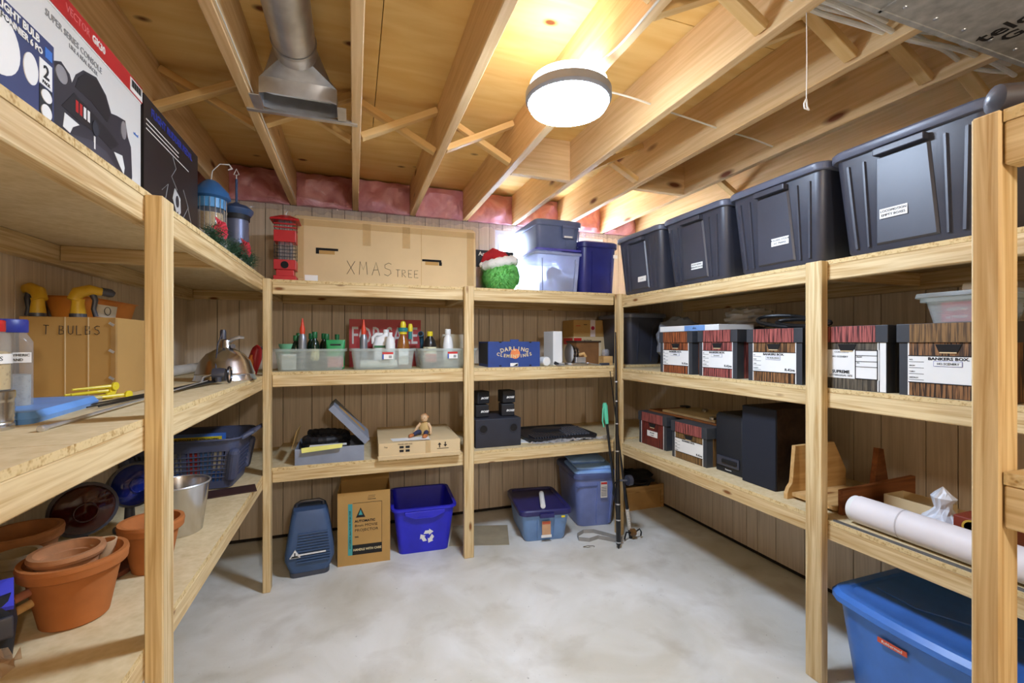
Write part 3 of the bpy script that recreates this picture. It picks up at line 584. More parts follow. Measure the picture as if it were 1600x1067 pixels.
# things on top of the file boxes
ft = R_M+.243
t = thing('flat_box', 'flat white box with a blue print on two file boxes', 'box', (1.93, 2.06, ft+.003), R90)
b = MB(); b.bb(-.28, .20, -.12, .12, 0, .032); obj('box_body', b, WHITE, t); plate(t, 'blue_print', -.06, .10, .001, .031, -.12, mat('sky blue print', (120, 160, 214), .5)); text(t, 'slim', .018, (.02, -.1212, .016))
t = thing('strap_coil', 'two black looped straps on the brown file box', 'strap', (1.88, 1.50, ft))
for (cx, cy, rx, ry, a, lift) in ((0.02, .05, .05, .13, .15, .058), (.0, -.05, .03, .135, -.1, .034)):
    b = MB(); pts = []
    for k in range(36):
        q = 2*PI*k/36; x, y = rx*math.cos(q), ry*math.sin(q); pts.append((cx+x*math.cos(a)-y*math.sin(a), cy+x*math.sin(a)+y*math.cos(a), .009+lift*(.5+.5*math.sin(q*1+1))))
    b.tube(pts, .0085, 8, True); obj('strap', b, mat('black rubber', (24, 24, 26), .35), t, smooth=True)
t = tub('clear_tub', 'small clear plastic tub of red packets on a file box near the right edge', (1.93, .885, ft+.001), R90, .17, .15, .20, .18, .085, CLEAR, cat='tub')
b = MB(); b.lz([(rrect(.235, .215, .03), .086), (rrect(.24, .22, .03), .088), (rrect(.235, .215, .03), .102)]); obj('lid', b, CLEAR, t, smooth=True)
t2 = thing('packet', 'left red packet with white lettering inside the clear tub', 'packet', (1.905, .91, ft+.006), R90)
b = MB(); b.bb(-.042, .042, -.02, .02, 0, .066); obj('pack', b, mat('raspberry red', (206, 62, 78), .5), t2); text(t2, 'express', .018, (0, -.0206, .044), WHITE, bold=.0004); text(t2, 'oil PROOF', .013, (0, -.0206, .016), WHITE, bold=.0003)
t2 = thing('packet', 'right red packet with a white label inside the clear tub', 'packet', (1.905, .84, ft+.006), R90)
b = MB(); b.bb(-.02, .02, -.02, .02, 0, .06); obj('pack', b, MATS['raspberry red'], t2); plate(t2, 'label_panel', -.016, .016, .004, .022, -.02, WHITE)
t = thing('ribbon_roll', 'white roll with a brown leaf print lying on the clear tub', 'roll', (1.93, .91, ft+.103+.0165), 0)
b = MB(); b.lathe([(.006, 0), (.016, .0), (.016, .12), (.006, .12)], 18, M=Matrix.Rotation(PI/2, 4, 'X')); obj('roll', b, chips('leaf print', (120, 70, 60), (240, 236, 230), 60, pos=(.35, .42), bump=0), t, smooth=True)
b = MB(); b.lathe([(.0163, -.0), (.0165, .03), (.0163, .03)], 18, M=Matrix.Rotation(PI/2, 4, 'X'), c0=False, c1=False); obj('plain_end', b, WHITE, t, smooth=True)
# soft bags behind the boxes
def blob(n, m, rx, ry, rz_, seed, amp=.12):
    rg = random.Random(seed); ph = [rg.uniform(0, 6) for _ in range(8)]; b = MB(); lo = []
    for j in range(m+1):
        th = PI*j/m; row = []
        for k in range(n):
            a = 2*PI*k/n; d = 1+amp*(math.sin(3*a+ph[0]+2*th)*.5+math.sin(7*a+ph[1])*math.sin(5*th+ph[2])*.5+.4*math.sin(11*th+ph[3]+2*a))
            s_ = math.sin(th) ** .7; row.append((rx*d*s_*math.cos(a), ry*d*s_*math.sin(a), rz_-rz_*d*math.cos(th) if j else 0))
        lo.append(row)
    mz = min(p[2] for r_ in lo for p in r_); lo = [[(x, y, z-mz) for x, y, z in r_] for r_ in lo]
    b.loft(lo, False, False); return b
solo('fabric_bag', blob(28, 18, .17, .135, .165, 4), mat('grey fabric', (128, 132, 142), .9, vary=.15, bump=.2), 'bulging grey fabric bag behind the leftmost file box', 'bag', (2.13, 2.535, R_M), smooth=True)
solo('stuffed_bag', blob(24, 16, .10, .14, .06, 9, .2), mat('beige fabric', (168, 158, 146), .9, vary=.15), 'crumpled beige bag resting on a file box by the wall', 'bag', (2.15, 1.98, ft+.003), smooth=True)
tote('storage_tote', 'black lidded bin in the far right corner of the middle shelf', (2.075, 3.04, B_M), 0, .27, .36, .33, .42, .385, BLACKP, LIDG, ribs=[(.05, .055, .012), (-.07, -.075, .012)])
# ---- blue tote on the floor
t = thing('storage_tote', 'large blue plastic tote on the floor under the right shelves', 'storage bin', (2.005, .925, 0), R90)
def bow(w, d, r, k, n=6):
    p = rrect(w, d, r, n); return [(x, y-k*(1-(2*x/w)**2) if y < 0 else y) for x, y in p]
def bowed(w, d, k, seg=10, r=.05):
    pts = [(-w/2+r+(w-2*r)*i/seg, -d/2-k*(1-(2*(-w/2+r+(w-2*r)*i/seg)/w)**2)) for i in range(seg+1)]
    arc = lambda cx, cy, a0: [(cx+r*math.cos(a0+PI/2*i/4), cy+r*math.sin(a0+PI/2*i/4)) for i in range(5)]
    return pts+arc(w/2-r, -d/2+r, -PI/2)[1:]+arc(w/2-r, d/2-r, 0)+arc(-w/2+r, d/2-r, PI/2)+arc(-w/2+r, -d/2+r, PI)[:-1]
b = MB(); b.lz([(bowed(.54, .36, .02), 0), (bowed(.56, .38, .022), .02), (bowed(.64, .43, .035), .35)]); obj('body', b, BLUE, t, smooth=True)
b = MB(); b.lz([(bowed(.665, .455, .04), .345), (bowed(.68, .47, .042), .352), (bowed(.68, .47, .042), .372), (bowed(.655, .445, .04), .388), (bowed(.60, .39, .034), .388), (bowed(.585, .375, .03), .380)]); obj('lid', b, BLUE, t, smooth=True)
b = MB(); b.tube([(-.26, -.06, .381), (-.12, -.08, .381), (0, -.02, .381), (.12, .06, .381), (.26, .04, .381)], .004, 6); obj('lid_ridge', b, BLUE, t, smooth=True)
p = plate(t, 'red_badge', -.145, -.055, .285, .302, -.247, mat('orange red badge', (214, 84, 50), .4), .003); text(p, 'Rubbermaid', .013, (-.10, -.2508, .2935), WHITE)
# ================================================================ BACK SHELVES, top
def carton(name, label, cat, loc, W, D, H, m=None, rz=0, group=None, bev=.003):
    t = thing(name, label, cat, loc, rz, group); b = MB(); b.bb(-W/2, W/2, -D/2, D/2, 0, H); obj('box_body', b, m or KRAFT, t, bevel=bev); return t
TAPE = clearplastic('packing tape', (232, 212, 170), .14, .08, .12)
TP = B_T
t = thing('tree_carton', 'long brown cardboard carton hand-lettered XMAS TREE', 'carton', (.215, 3.10, TP))
b = MB(); W, D, H = 1.12, .36, .408
b.lz([(rrect(W-.01, D, .006, 1), 0), (rrect(W, D, .006, 1), .03), (rrect(W-.004, D-.004, .006, 1), H-.02), (rrect(W-.03, D-.03, .01, 1), H)]); obj('box_body', b, KRAFT, t)
y = -D/2
for x0, z0, ml in ((-.43, .205, 1), (.20, .175, -1)):
    b = MB(); b.bb(x0, x0+.125, y-.001, y+.01, z0, z0+.014); b.bb(x0 if ml > 0 else x0+.11, (x0 if ml > 0 else x0+.11)+.018, y-.001, y+.01, z0-.022, z0); o = obj('hand_slot', b, HOLE, t)
    b = MB(); b.bb(x0+.02, x0+.105, y-.0016, y, z0-.022, z0-.001); obj('slot_flap', b, KRAFT2, o)
for x in (-.52, -.14, .10, .52):
    b = MB(); b.bb(x-.024, x+.024, y-.0012, y-.0006, .25 if abs(x) < .3 else .03, H-.022); b.bb(x-.024, x+.024, y+.01, -y-.01, H+.0004, H+.001); obj('tape_strip', b, TAPE, t)
b = MB(); b.bb(-.55, .55, y-.0010, y-.0006, H-.062, H-.024); obj('tape_strip', b, TAPE, t)
b = MB(); b.bb(.194, .196, y-.0009, y, .01, H-.03); obj('panel_crease', b, KRAFT2, t)
hand(t, 'XMAS', .082, -.255, y-.001, .07, wid=.55, gap=.34, r=.0013); hand(t, 'TREE', .046, .035, y-.001, .066, wid=.55, gap=.3, r=.0013)
b = MB(); b.bb(-.035, .035, 0, .001, 0, .045); solo('paper_slip', b, WHITE, 'small white printed slip leaning against the tree carton', 'paper', (-.235, 2.86, TP))
# red bird feeder
t = thing('bird_feeder', 'red metal caged bird feeder in front of the tree carton', 'bird feeder', (-.365, 2.835, TP))
FR = mat('red enamel', (190, 38, 44), .35)
b = MB(); b.bb(-.058, .058, -.05, .05, 0, .025); b.bb(-.045, .045, -.04, .04, .025, .06); obj('base', b, FR, t, bevel=.002)
for z0, z1 in ((.06, .115), (.215, .28)):
    b = MB(); b.bb(-.056, .056, -.05, .05, z0, z1); obj('panel', b, FR, t, bevel=.002)
b = MB(); b.lathe([(.020, 0), (.020, .004)], 16, (0, -.05, .085), Matrix.Rotation(PI/2, 4, 'X')); obj('seed_port', b, HOLE, t)
b = MB(); b.lz([(rrect(.075, .07, .01), .115), (rrect(.075, .07, .01), .335)]); obj('seed_tube', b, FILM, t, smooth=True)
for x in (-.052, -.026, 0, .026, .052):
    for s in (-1, 1):
        b = MB(); b.tube([(x, s*.048, .06), (x, s*.048, .335)], .0016, 6); obj('cage_wire', b, BLACKM, t)
for z in (.13, .15, .17, .19, .295, .315):
    b = MB(); b.tube([(-.054, -.05, z), (.054, -.05, z), (.054, .05, z), (-.054, .05, z)], .0016 if z < .2 else .004, 6, True); obj('cage_ring', b, BLACKM if z < .2 else FR, t)
b = MB(); b.lz([(rrect(.15, .13, .004, 1), .335), (rrect(.145, .125, .004, 1), .345), (rrect(.05, .04, .004, 1), .37)]); obj('roof', b, FR, t)
b = MB(); b.tube([(0, 0, .36), (0, 0, .385), (.008, 0, .398), (0, 0, .408), (-.008, 0, .398)], .002, 6); obj('hook', b, STEEL, t, smooth=True)
# black printed box, furry ball with santa hat
t = carton('black_box', 'black printed box behind the furry green ball', 'box', (.975, 3.22, TP), .30, .14, .325, BLACKM); text(t, 'American', .042, (-.04, -.0712, .296), WHITE, bold=.0004)
plate(t, 'photo_print', -.148, -.03, .01, .20, -.07, chips('red and green photo print', (40, 110, 60), (190, 170, 170), 14, bump=0)); 
t = thing('plush_ball', 'furry green plush ball wearing a red and white santa hat', 'plush', (.965, 2.965, TP))
FUR = mat('green fur', (126, 206, 112), .9, vary=.2, scale=30)
b = MB(); b.lathe([(.02, .0), (.085, .012), (.125, .07), (.13, .11), (.115, .17), (.07, .215), (.002, .23)], 28); obj('ball', b, FUR, t, smooth=True)
b = MB(); rg = random.Random(2)
for i in range(2600):
    z = rg.uniform(.01, .20); rr = .13*math.sqrt(max(.1, 1-((z-.10)/.135)**2)); a = rg.uniform(0, 2*PI); p = Vector((rr*math.cos(a)*.97, rr*math.sin(a)*.97, z)); n_ = Vector((math.cos(a), math.sin(a), (z-.12)*4)).normalized()
    q = p+n_*rg.uniform(.018, .04)+Vector((rg.uniform(-.012, .012), rg.uniform(-.012, .012), rg.uniform(-.018, .006))); tt = Vector((-math.sin(a), math.cos(a), 0))*.0028
    if q.z < .001: continue
    o_ = len(b.v); b.v += [tuple(p-tt), tuple(p+tt), tuple(q)]; b.face((o_, o_+1, o_+2))
o = obj('fur', b, FUR, t); o['kind'] = 'stuff'
FLEECE = mat('white fleece', (238, 236, 232), .95, vary=.05, scale=60, bump=.5)
b = MB(); pts = []; 
for k in range(32):
    a = 2*PI*k/32; pts.append((.095*math.cos(a)-.012, .092*math.sin(a), .195+.022*math.cos(a)))
b.tube(pts, [.036+.004*math.sin(k*2.3) for k in range(32)], 10, True); obj('hat_brim', b, FLEECE, t, smooth=True)
b = MB(); b.tube([(-.01, 0, .20), (-.02, .005, .235), (-.06, .01, .262), (-.10, .015, .24), (-.125, .02, .20)], [.085, .068, .045, .03, .018], 14); obj('hat', b, mat('red felt', (176, 30, 38), .9), t, smooth=True)
b = MB(); b.lathe([(.002, -.022), (.016, -.015), (.022, 0), (.016, .015), (.002, .022)], 14, (-.13, .02, .185)); obj('pompom', b, FLEECE, t, smooth=True)
# bins
SLATE = mat('slate blue plastic', (104, 116, 150), .4); 
t = tote('clear_bin', 'tall frosted clear bin under the slate lidded bin', (1.375, 3.12, TP), 0, .315, .42, .345, .46, .312, FROST, None, r=.02, ribs=[(-.12, -.13, .006), (.12, .13, .006)])
b = MB(); b.lz([(rrect(.36, .474, .02), .302), (rrect(.36, .474, .02), .316)]); obj('lid', b, mat('violet lid', (88, 84, 176), .4), t, smooth=True)
t2 = thing('stored_papers', 'pale bundle dimly visible inside the frosted clear bin', 'papers', (1.40, 3.13, TP+.006)); b = MB(); b.bb(-.02, .10, -.17, .14, 0, .12); obj('stack', b, WHITE, t2, bevel=.004); b = MB(); b.lathe([(.05, .12), (.055, .19), (.02, .22)], 18, (.04, 0, 0)); obj('bundle', b, mat('olive cloth', (150, 148, 120), .9), t2, smooth=True)
t = tote('storage_bin', 'slate lidded bin stacked on the frosted clear bin', (1.375, 3.12, TP+.3165), 0, .315, .42, .345, .46, .205, SLATE, SLATE, r=.03, over=.012, lip=.045, ribs=[(.055, .055, .008), (.155, .16, .006)])
b = MB(); b.bb(.02, .11, -.25, -.243, .075, .165); obj('latch_panel', b, SLATE, t, bevel=.004); b = MB(); b.bb(.015, .115, -.262, -.244, .145, .162); obj('handle', b, SLATE, t, bevel=.003); plate(t, 'label_sticker', .03, .095, .078, .090, -.2505, STICK)
t = tote('storage_bin', 'navy lidded bin at the right end of the top back shelf', (1.69, 3.085, TP), 0, .275, .40, .30, .44, .385, NAVY, NAVY, r=.05, over=.014, lip=.045, ribs=[(-.06, -.065, .006), (.09, .095, .006)])
plate(t, 'label_sticker', .11, .145, .27, .295, -.2225, STICK)
# ================================================================ BACK SHELVES, middle
ZM = B_M
SGN = thing('for_sale_sign', 'red FOR SALE sign standing behind the clear bins', 'sign', (.205, 3.16, ZM)); b = MB(); b.bb(-.235, .235, 0, .004, 0, .32); obj('panel', b, DKRED, SGN)
text(SGN, 'FOR SALE', .165, (-.005, -.0008, .205), mat('grey white print', (196, 186, 180), .6), sx=.62, bold=.001)
BINX = (-.237, .171, .571)
BL = ['leftmost', 'middle', 'rightmost']
for i, x in enumerate(BINX):
    t = tub('clear_bin', 'shallow cloudy clear bin, %s of three on the middle back shelf' % BL[i], (x, 2.975, ZM), 0, .345, .27, .375, .30, .125, CLEAR, group='shallow clear bins', lipw=.010)
    b = MB(); b.lz([(rrect(.351, .276, .03), .075), (rrect(.356, .281, .03), .078), (rrect(.358, .283, .03), .082)], False, False); obj('step', b, CLEAR, t, smooth=True)
    if i: 
        p = plate(t, 'price_label', -.008, .056, .062, .105, -.148, WHITE); plate(p, 'red_band', -.008, .056, .092, .105, -.149, RED); plate(p, 'blue_band', -.008, .0, .062, .092, -.149, mat('blue print', (40, 80, 170), .5))
        for k in range(6): plate(p, 'barcode_bar', .030+.003*k, .0315+.003*k, .068, .084, -.149, INK)
FZ = ZM+.005
def bottle(name, label, x, y, prof, body, cap=None, capprof=None, labelm=None, lz=None, group=None, cat='bottle', z=None, n=20):
    t = thing(name, label, cat, (x, y, FZ if z is None else z), 0, group); b = MB(); b.lathe(prof, n); obj('body', b, body, t, smooth=True)
    if cap: b = MB(); b.lathe(capprof, n); obj('cap', b, cap, t, smooth=True)
    if labelm:
        r_ = max(r0 for r0, z0 in prof)+.0008; b = MB(); b.lathe([(r_, lz[0]), (r_, lz[1])], n, c0=False, c1=False); obj('label_band', b, labelm, t, smooth=True)
    return t
DKB = mat('dark green glass', (20, 44, 30), .2); GCAP = mat('green cap', (26, 104, 58), .4)
bp_ = [(.024, 0), (.026, .004), (.026, .135), (.022, .155), (.011, .175), (.011, .185)]
for x, y, h, lb in ((-.317, 3.01, 1.0, 'dark green bottle behind the orange-tipped tube in the leftmost clear bin'), (-.325, 2.935, .93, 'dark green bottle at the left of the leftmost clear bin'), (-.251, 3.05, 1.0, 'dark green bottle at the back beside the orange-tipped tube'), (-.222, 2.93, 1.03, 'dark green bottle with a yellow label, front of the leftmost clear bin'), (-.178, 3.05, 1.0, 'dark green bottle in the back row of the leftmost clear bin'), (-.158, 2.97, .98, 'dark green bottle left of the green pouch')):
    bottle('bottle', lb, x, y, [(r_*1.0, z*h) for r_, z in bp_], DKB, GCAP, [(.014, .18*h), (.015, .183*h), (.015, .212*h), (.013, .216*h)], mat('pale yellow label', (226, 214, 150), .5) if 'yellow' in lb else None, (.05, .12), 'dark green bottles in the clear bin')
for x, y, lb in ((-.286, 2.90, 'silver caulk tube with orange tip in the leftmost clear bin'), (.057, 2.93, 'silver caulk tube with orange tip in the middle clear bin')):
    t = bottle('caulk_tube', lb, x, y, [(.022, 0), (.023, .003), (.023, .17), (.021, .19), (.012, .215)], mat('silver tube', (150, 154, 162), .35, .6), mat('orange red tip', (220, 70, 40), .4), [(.014, .205), (.015, .24), (.009, .26), (.004, .30), (.001, .302)], cat='caulk tube')
t = thing('pouch', 'green plastic seed pouch in the leftmost clear bin', 'pouch', (-.105, 2.93, FZ)); b = MB(); b.lz([(rrect(.10, .05, .02), 0), (rrect(.105, .055, .02), .12), (rrect(.11, .014, .005), .175)]); obj('body', b, mat('bright green', (40, 150, 82), .4), t, smooth=True); plate(t, 'pink_print', -.045, .045, .01, .075, -.029, mat('pink print', (224, 140, 140), .5)); plate(t, 'dark_slot', -.03, .03, .14, .15, -.020, INK)
t = bottle('bottle', 'green capped bottle rising behind the seed pouch', -.10, 3.03, bp_, GCAP, GCAP, [(.013, .18), (.014, .21)])
t = thing('funnel', 'pale green funnel tilted in the leftmost clear bin', 'funnel', (-.372, 2.96, FZ)); b = MB(); b.lathe([(.012, 0), (.014, .05), (.048, .14), (.050, .15), (.046, .15), (.010, .05)], 20); obj('cone', b, mat('pale green', (120, 190, 150), .4), t, smooth=True)
t = thing('seed_packet', 'white printed packet leaning in the left of the leftmost clear bin', 'packet', (-.355, 2.885, FZ)); b = MB(); b.box((0, 0, .045), (.075, .006, .09), (-.15, 0, 0)); obj('packet', b, WHITE, t)
for i in range(5): plate(t, 'print_line', -.03, .026, .014+.014*i, .018+.014*i, -.006+.0022*i, INK, .0015)
# middle bin
t = thing('jug', 'white plastic jug with handle in the middle clear bin', 'jug', (.175, 2.99, FZ)); b = MB(); b.lz([(rrect(.12, .08, .02), 0), (rrect(.125, .085, .025), .14), (rrect(.10, .07, .03), .19), (rrect(.035, .035, .015, cx=.02), .215), (rrect(.035, .035, .015, cx=.02), .225)]); obj('body', b, WHITEP, t, smooth=True)
b = MB(); b.tube([(.0, 0, .21), (-.04, 0, .212), (-.062, 0, .19), (-.06, 0, .15)], .011, 8); obj('handle', b, WHITEP, t, smooth=True); b = MB(); b.lathe([(.018, .222), (.018, .24), (.015, .242)], 16, (.02, 0, 0)); obj('cap', b, WHITEP, t, smooth=True); plate(t, 'green_print', -.055, .02, .125, .140, -.0435, GCAP)
t = bottle('bottle', 'white slim bottle in front of the white jug', .215, 2.905, [(.03, 0), (.03, .15), (.022, .19), (.012, .20)], WHITEP, WHITEP, [(.013, .20), (.013, .222)])
t = thing('sprayer', 'amber bottle with a yellow and teal hose sprayer', 'sprayer', (.297, 2.94, FZ)); b = MB(); b.lathe([(.038, 0), (.042, .01), (.042, .12), (.034, .17), (.02, .20), (.02, .215)], 22); obj('bottle', b, mat('amber plastic', (150, 92, 38), .25), t, smooth=True)
b = MB(); b.lathe([(.024, .212), (.024, .25), (.018, .255), (.018, .275), (.013, .292), (.002, .297)], 18); obj('sprayer_head', b, YELLOW, t, smooth=True); b = MB(); b.lathe([(.030, .228), (.031, .25), (.024, .254)], 18); obj('collar', b, mat('teal plastic', (36, 128, 128), .4), t, smooth=True)
b = MB(); b.lathe([(.014, 0), (.016, .03), (.010, .05)], 14, (.048, .02, .23)); obj('hose_end', b, YELLOW, t, smooth=True); b = MB(); b.lathe([(.012, 0), (.012, .05)], 14, (.046, .02, .18)); obj('valve', b, MATS['teal plastic'], t, smooth=True)
plate(t, 'label_panel', -.03, .03, .02, .12, -.041, WHITE)
b = MB(); b.lathe([(.022, 0), (.026, .002), (.022, .22), (.018, .22)], 18, M=Matrix.Rotation(PI/2, 4, 'Y')); solo('paper_roll', b, WHITE, 'rolled white paper lying in the middle clear bin', 'paper', (.035, 2.885, FZ+.027), smooth=True)
# right bin
t = bottle('bottle', 'dark bottle with yellow cap in the rightmost clear bin', .468, 2.94, [(.04, 0), (.042, .004), (.042, .14), (.036, .17), (.016, .20), (.016, .205)], mat('dark brown plastic', (36, 30, 26), .3), YELLOW, [(.018, .20), (.019, .205), (.019, .228), (.016, .231)], mat('cream label', (228, 222, 186), .5), (.03, .13))
text(t, 'Demo', .026, (0, -.0436, .115), bold=.0004); plate(t, 'red_print', -.034, .034, .035, .085, -.0432, mat('salmon red print', (206, 88, 60), .5)); text(t, 'MIX ETC', .018, (0, -.045, .058), WHITE, bold=.0003)
t = bottle('bottle', 'tall white bottle in the rightmost clear bin', .585, 2.93, [(.032, 0), (.034, .004), (.034, .14), (.026, .19), (.015, .205), (.015, .212)], WHITEP, WHITEP, [(.018, .21), (.019, .214), (.019, .244), (.016, .247)])
t = thing('hose_nozzle', 'dark teal hose nozzle poking out of the rightmost clear bin', 'nozzle', (.43, 3.03, FZ)); b = MB(); b.tube([(0, 0, 0), (0, 0, .15), (-.005, -.01, .20), (-.015, -.05, .215)], [.012, .014, .016, .02], 12); obj('nozzle', b, mat('deep teal', (38, 76, 96), .4), t, smooth=True); b = MB(); b.lathe([(.013, 0), (.013, .004)], 12, (-.016, -.05, .216), Matrix.Rotation(PI/2-.25, 4, 'X')); obj('opening', b, HOLE, t)
b = MB(); b.lz([(rrect(.17, .06, .028), 0), (rrect(.20, .07, .033), .16), (rrect(.17, .05, .02), .215)]); solo('ceramic_dish', b, mat('beige ceramic', (212, 206, 184), .4), 'beige oval dish standing at the right of the rightmost clear bin', 'dish', (.655, 3.05, FZ), smooth=True)
# clementine box
NVB = mat('navy printed card', (40, 66, 132), .6)
t = thing('clementine_box', 'navy clementine fruit box with an orange emblem', 'box', (1.02, 2.955, ZM))
b = MB(); b.bb(-.185, .185, -.115, .115, 0, .17); obj('box_body', b, NVB, t); b = MB(); b.bb(-.03, .03, -.115, -.108, .17, .184); obj('top_tab', b, NVB, t)
b = MB(); b.bb(-.1855, -.184, -.1, .1, .02, .16); obj('side_print', b, mat('blue black print', (24, 28, 44), .5), t); 
OR = mat('orange print', (228, 132, 74), .6); b = MB(); b.lathe([(.034, 0), (.034, .0012)], 24, (.005, -.115, .088), Matrix.Rotation(PI/2, 4, 'X')); obj('orange_emblem', b, OR, t)
CRM = mat('cream print', (224, 212, 180), .6)
def arc(s, size, cx, cz, R, up, m):
    n = len(s)
    for i, ch in enumerate(s):
        a = (i-(n-1)/2)*size*.78/R; x = cx+R*math.sin(a); z = cz+(R*(math.cos(a)-1) if up else -R*(math.cos(a)-1)); text(t, ch, size, (x, -.1168, z), m, tilt=-a if up else a, bold=.0008)
arc('DARLING', .038, 0, .122, .32, True, CRM); arc('CLEMENTINES', .030, 0, .070, .45, False, CRM)
for x, z in ((-.10, .162), (.115, .162), (-.10, .004), (.115, .004)): plate(t, 'notch', x-.008, x+.008, z, z+.008, -.115, HOLE, .001)
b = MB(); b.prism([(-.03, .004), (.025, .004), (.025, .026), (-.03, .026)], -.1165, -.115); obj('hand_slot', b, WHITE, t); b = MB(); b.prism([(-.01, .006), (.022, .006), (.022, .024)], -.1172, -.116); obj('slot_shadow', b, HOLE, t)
t = carton('white_box', 'tall narrow white box beside the fruit box', 'box', (1.385, 3.02, ZM), .072, .17, .245, WHITEP)
b = MB(); b.lathe([(.028, 0), (.032, .004), (.032, .06), (.026, .06), (.026, .006)], 22, M=Matrix.Rotation(-PI/2, 4, 'X')); solo('tape_roll', b, WHITEP, 'white roll lying on its side right of the fruit box', 'roll', (1.268, 2.86, ZM+.032), .2, smooth=True)
t = thing('hinge_plate', 'steel hinge plate lying in front of the white box', 'hardware', (1.335, 2.80, ZM)); b = MB(); b.box((0, 0, .014), (.07, .05, .004), (.35, .1, .2)); obj('leaf', b, STEEL, t); b = MB(); b.tube([(-.035, .0, .018), (.035, .0, .018)], .007, 8); obj('barrel', b, STEEL, t, smooth=True)
b = MB(); b.box((-.03, -.012, .02), (.03, .012, .02), (0, .4, 0)); obj('black_clip', b, BLACKM, t)
t = thing('food_slicer', 'chrome food slicer with round blades on the middle back shelf', 'slicer', (1.50, 2.89, ZM)); b = MB(); b.bb(-.055, .075, -.06, .05, 0, .02); obj('foot', b, CHROME, t, bevel=.003)
for dx, rr in ((-.035, .072), (-.01, .06), (.02, .045)):
    b = MB(); b.lathe([(.004, -.006), (rr, -.003), (rr, .003), (.004, .006)], 28, (dx, .02, .085), Matrix.Rotation(PI/2, 4, 'Y')); obj('blade', b, CHROME, t, smooth=True)
b = MB(); b.bb(-.02, .06, -.055, -.03, .02, .06); b.bb(.02, .06, -.03, .03, .02, .05); obj('housing', b, STEEL, t, bevel=.004); b = MB(); b.tube([(.02, -.02, .075), (.055, -.03, .085), (.07, -.03, .06)], .012, 10); obj('crank', b, CRATE, t, smooth=True)
b = MB(); b.bb(-.015, .055, -.0565, -.055, .008, .018); obj('name_plate', b, INK, t)
t = thing('wooden_box', 'small brown wooden box with a pale edge on the middle back shelf', 'box', (1.675, 3.06, ZM)); b = MB(); b.bb(-.105, .095, -.06, .10, 0, .165); obj('box_body', b, mat('brown hardboard', (128, 88, 50), .6, vary=.2), t); b = MB(); b.bb(.085, .10, -.066, -.06, 0, .168); obj('edge_strip', b, mat('pale edge', (206, 190, 160), .6), t); b = MB(); b.bb(-.11, .10, -.07, .105, .165, .177); obj('lid', b, mat('dark brown lid', (62, 46, 34), .5), t)
t = thing('knife', 'flat blade tool with black handle at the shelf front', 'tool', (1.66, 2.80, ZM)); b = MB(); b.prism([(-.10, .018), (-.098, .022), (-.0, .006), (0, 0), (-.01, 0)], 0, .03); obj('blade', b, STEEL, t); b = MB(); b.bb(0, .075, .004, .026, 0, .018); obj('handle', b, BLACKP, t, bevel=.004)
t = carton('carton', 'lower tan carton with red print in the right corner of the middle back shelf', 'carton', (1.80, 3.30, ZM), .30, .20, .21, KRAFT, group='cartons in the shelf corner'); text(t, 'CAUTION', .018, (-.03, -.1012, .18), bold=.0003); text(t, 'FRAGILE', .02, (0, -.1012, .11), RED); b = MB(); b.bb(-.151, -.15, -.08, .08, .15, .2); obj('red_print', b, RED, t)
plate(t, 'red_patch', -.148, -.08, .155, .20, -.10, RED)
t = carton('carton', 'upper tan carton with a red sealed strip in the shelf corner', 'carton', (1.80, 3.30, ZM+.2105), .30, .20, .135, KRAFT2, group='cartons in the shelf corner'); p = plate(t, 'paper_strip', .0, .045, .0, .135, -.10, mat('pinkish paper', (224, 206, 202), .6)); b = MB(); b.lathe([(.016, 0), (.016, .001)], 20, (.022, -.101, .07), Matrix.Rotation(PI/2, 4, 'X')); obj('red_seal', b, mat('crimson print', (176, 30, 70), .5), p); plate(t, 'print_line', -.13, -.09, .085, .09, -.10, RED); plate(t, 'print_line', -.06, -.03, .095, .10, -.10, INK)
t = thing('glass_jar', 'clear glass jar on a small wooden block beside the corner post', 'jar', (1.70, 2.85, ZM)); b = MB(); b.bb(-.0, .075, -.02, .05, 0, .065); obj('block', b, CRATE, t); b = MB(); b.lathe([(.025, .065), (.028, .07), (.028, .105), (.02, .115), (.018, .115), (.024, .075)], 20, (.036, .015, 0)); obj('jar', b, FILM, t, smooth=True)
# ================================================================ BACK SHELVES, low
ZB = B_B
GREYC = mat('grey card', (136, 142, 156), .7)
t = thing('grey_box', 'open grey cardboard box holding a black hose', 'box', (-.128, 2.935, ZB))
for n_, a in (('wall', (-.185, .185, -.16, -.157, 0, .09)), ('wall', (-.185, .185, .157, .16, 0, .09)), ('wall', (-.185, -.182, -.157, .157, 0, .09)), ('wall', (.182, .185, -.157, .157, 0, .09)), ('base', (-.182, .182, -.157, .157, 0, .004))):
    b = MB(); b.bb(*a); obj(n_, b, GREYC, t)
b = MB(); b.box((-.193, 0, .135), (.003, .22, .10), (0, .25, 0)); obj('flap', b, KRAFT2, t)
l = thing('box_lid', 'grey box lid tilted against the open grey box', 'lid', (.06, 2.935, ZB+.094)); lidt = l
for n_, c_, d_ in (('panel', (-.145, 0, .036), (.29, .32, .003)), ('side', (-.145, -.159, .018), (.29, .003, .036)), ('side', (-.145, .159, .018), (.29, .003, .036)), ('end', (-.289, 0, .018), (.003, .318, .036)), ('end', (-.001, 0, .018), (.003, .318, .036))):
    b = MB(); b.box(c_, d_); o = obj(n_, b, GREYC, l)
b = MB(); b.bb(-.25, -.04, -.05, .02, .0378, .0384); obj('brown_patch', b, KRAFT2, l)
l.rotation_euler = (0, math.radians(47), 0)
b = MB(); pts = []
for k in range(90):
    a = k*.17; pts.append((-.03+.115*math.cos(a), .03+.10*math.sin(a), .055+.0008*k))
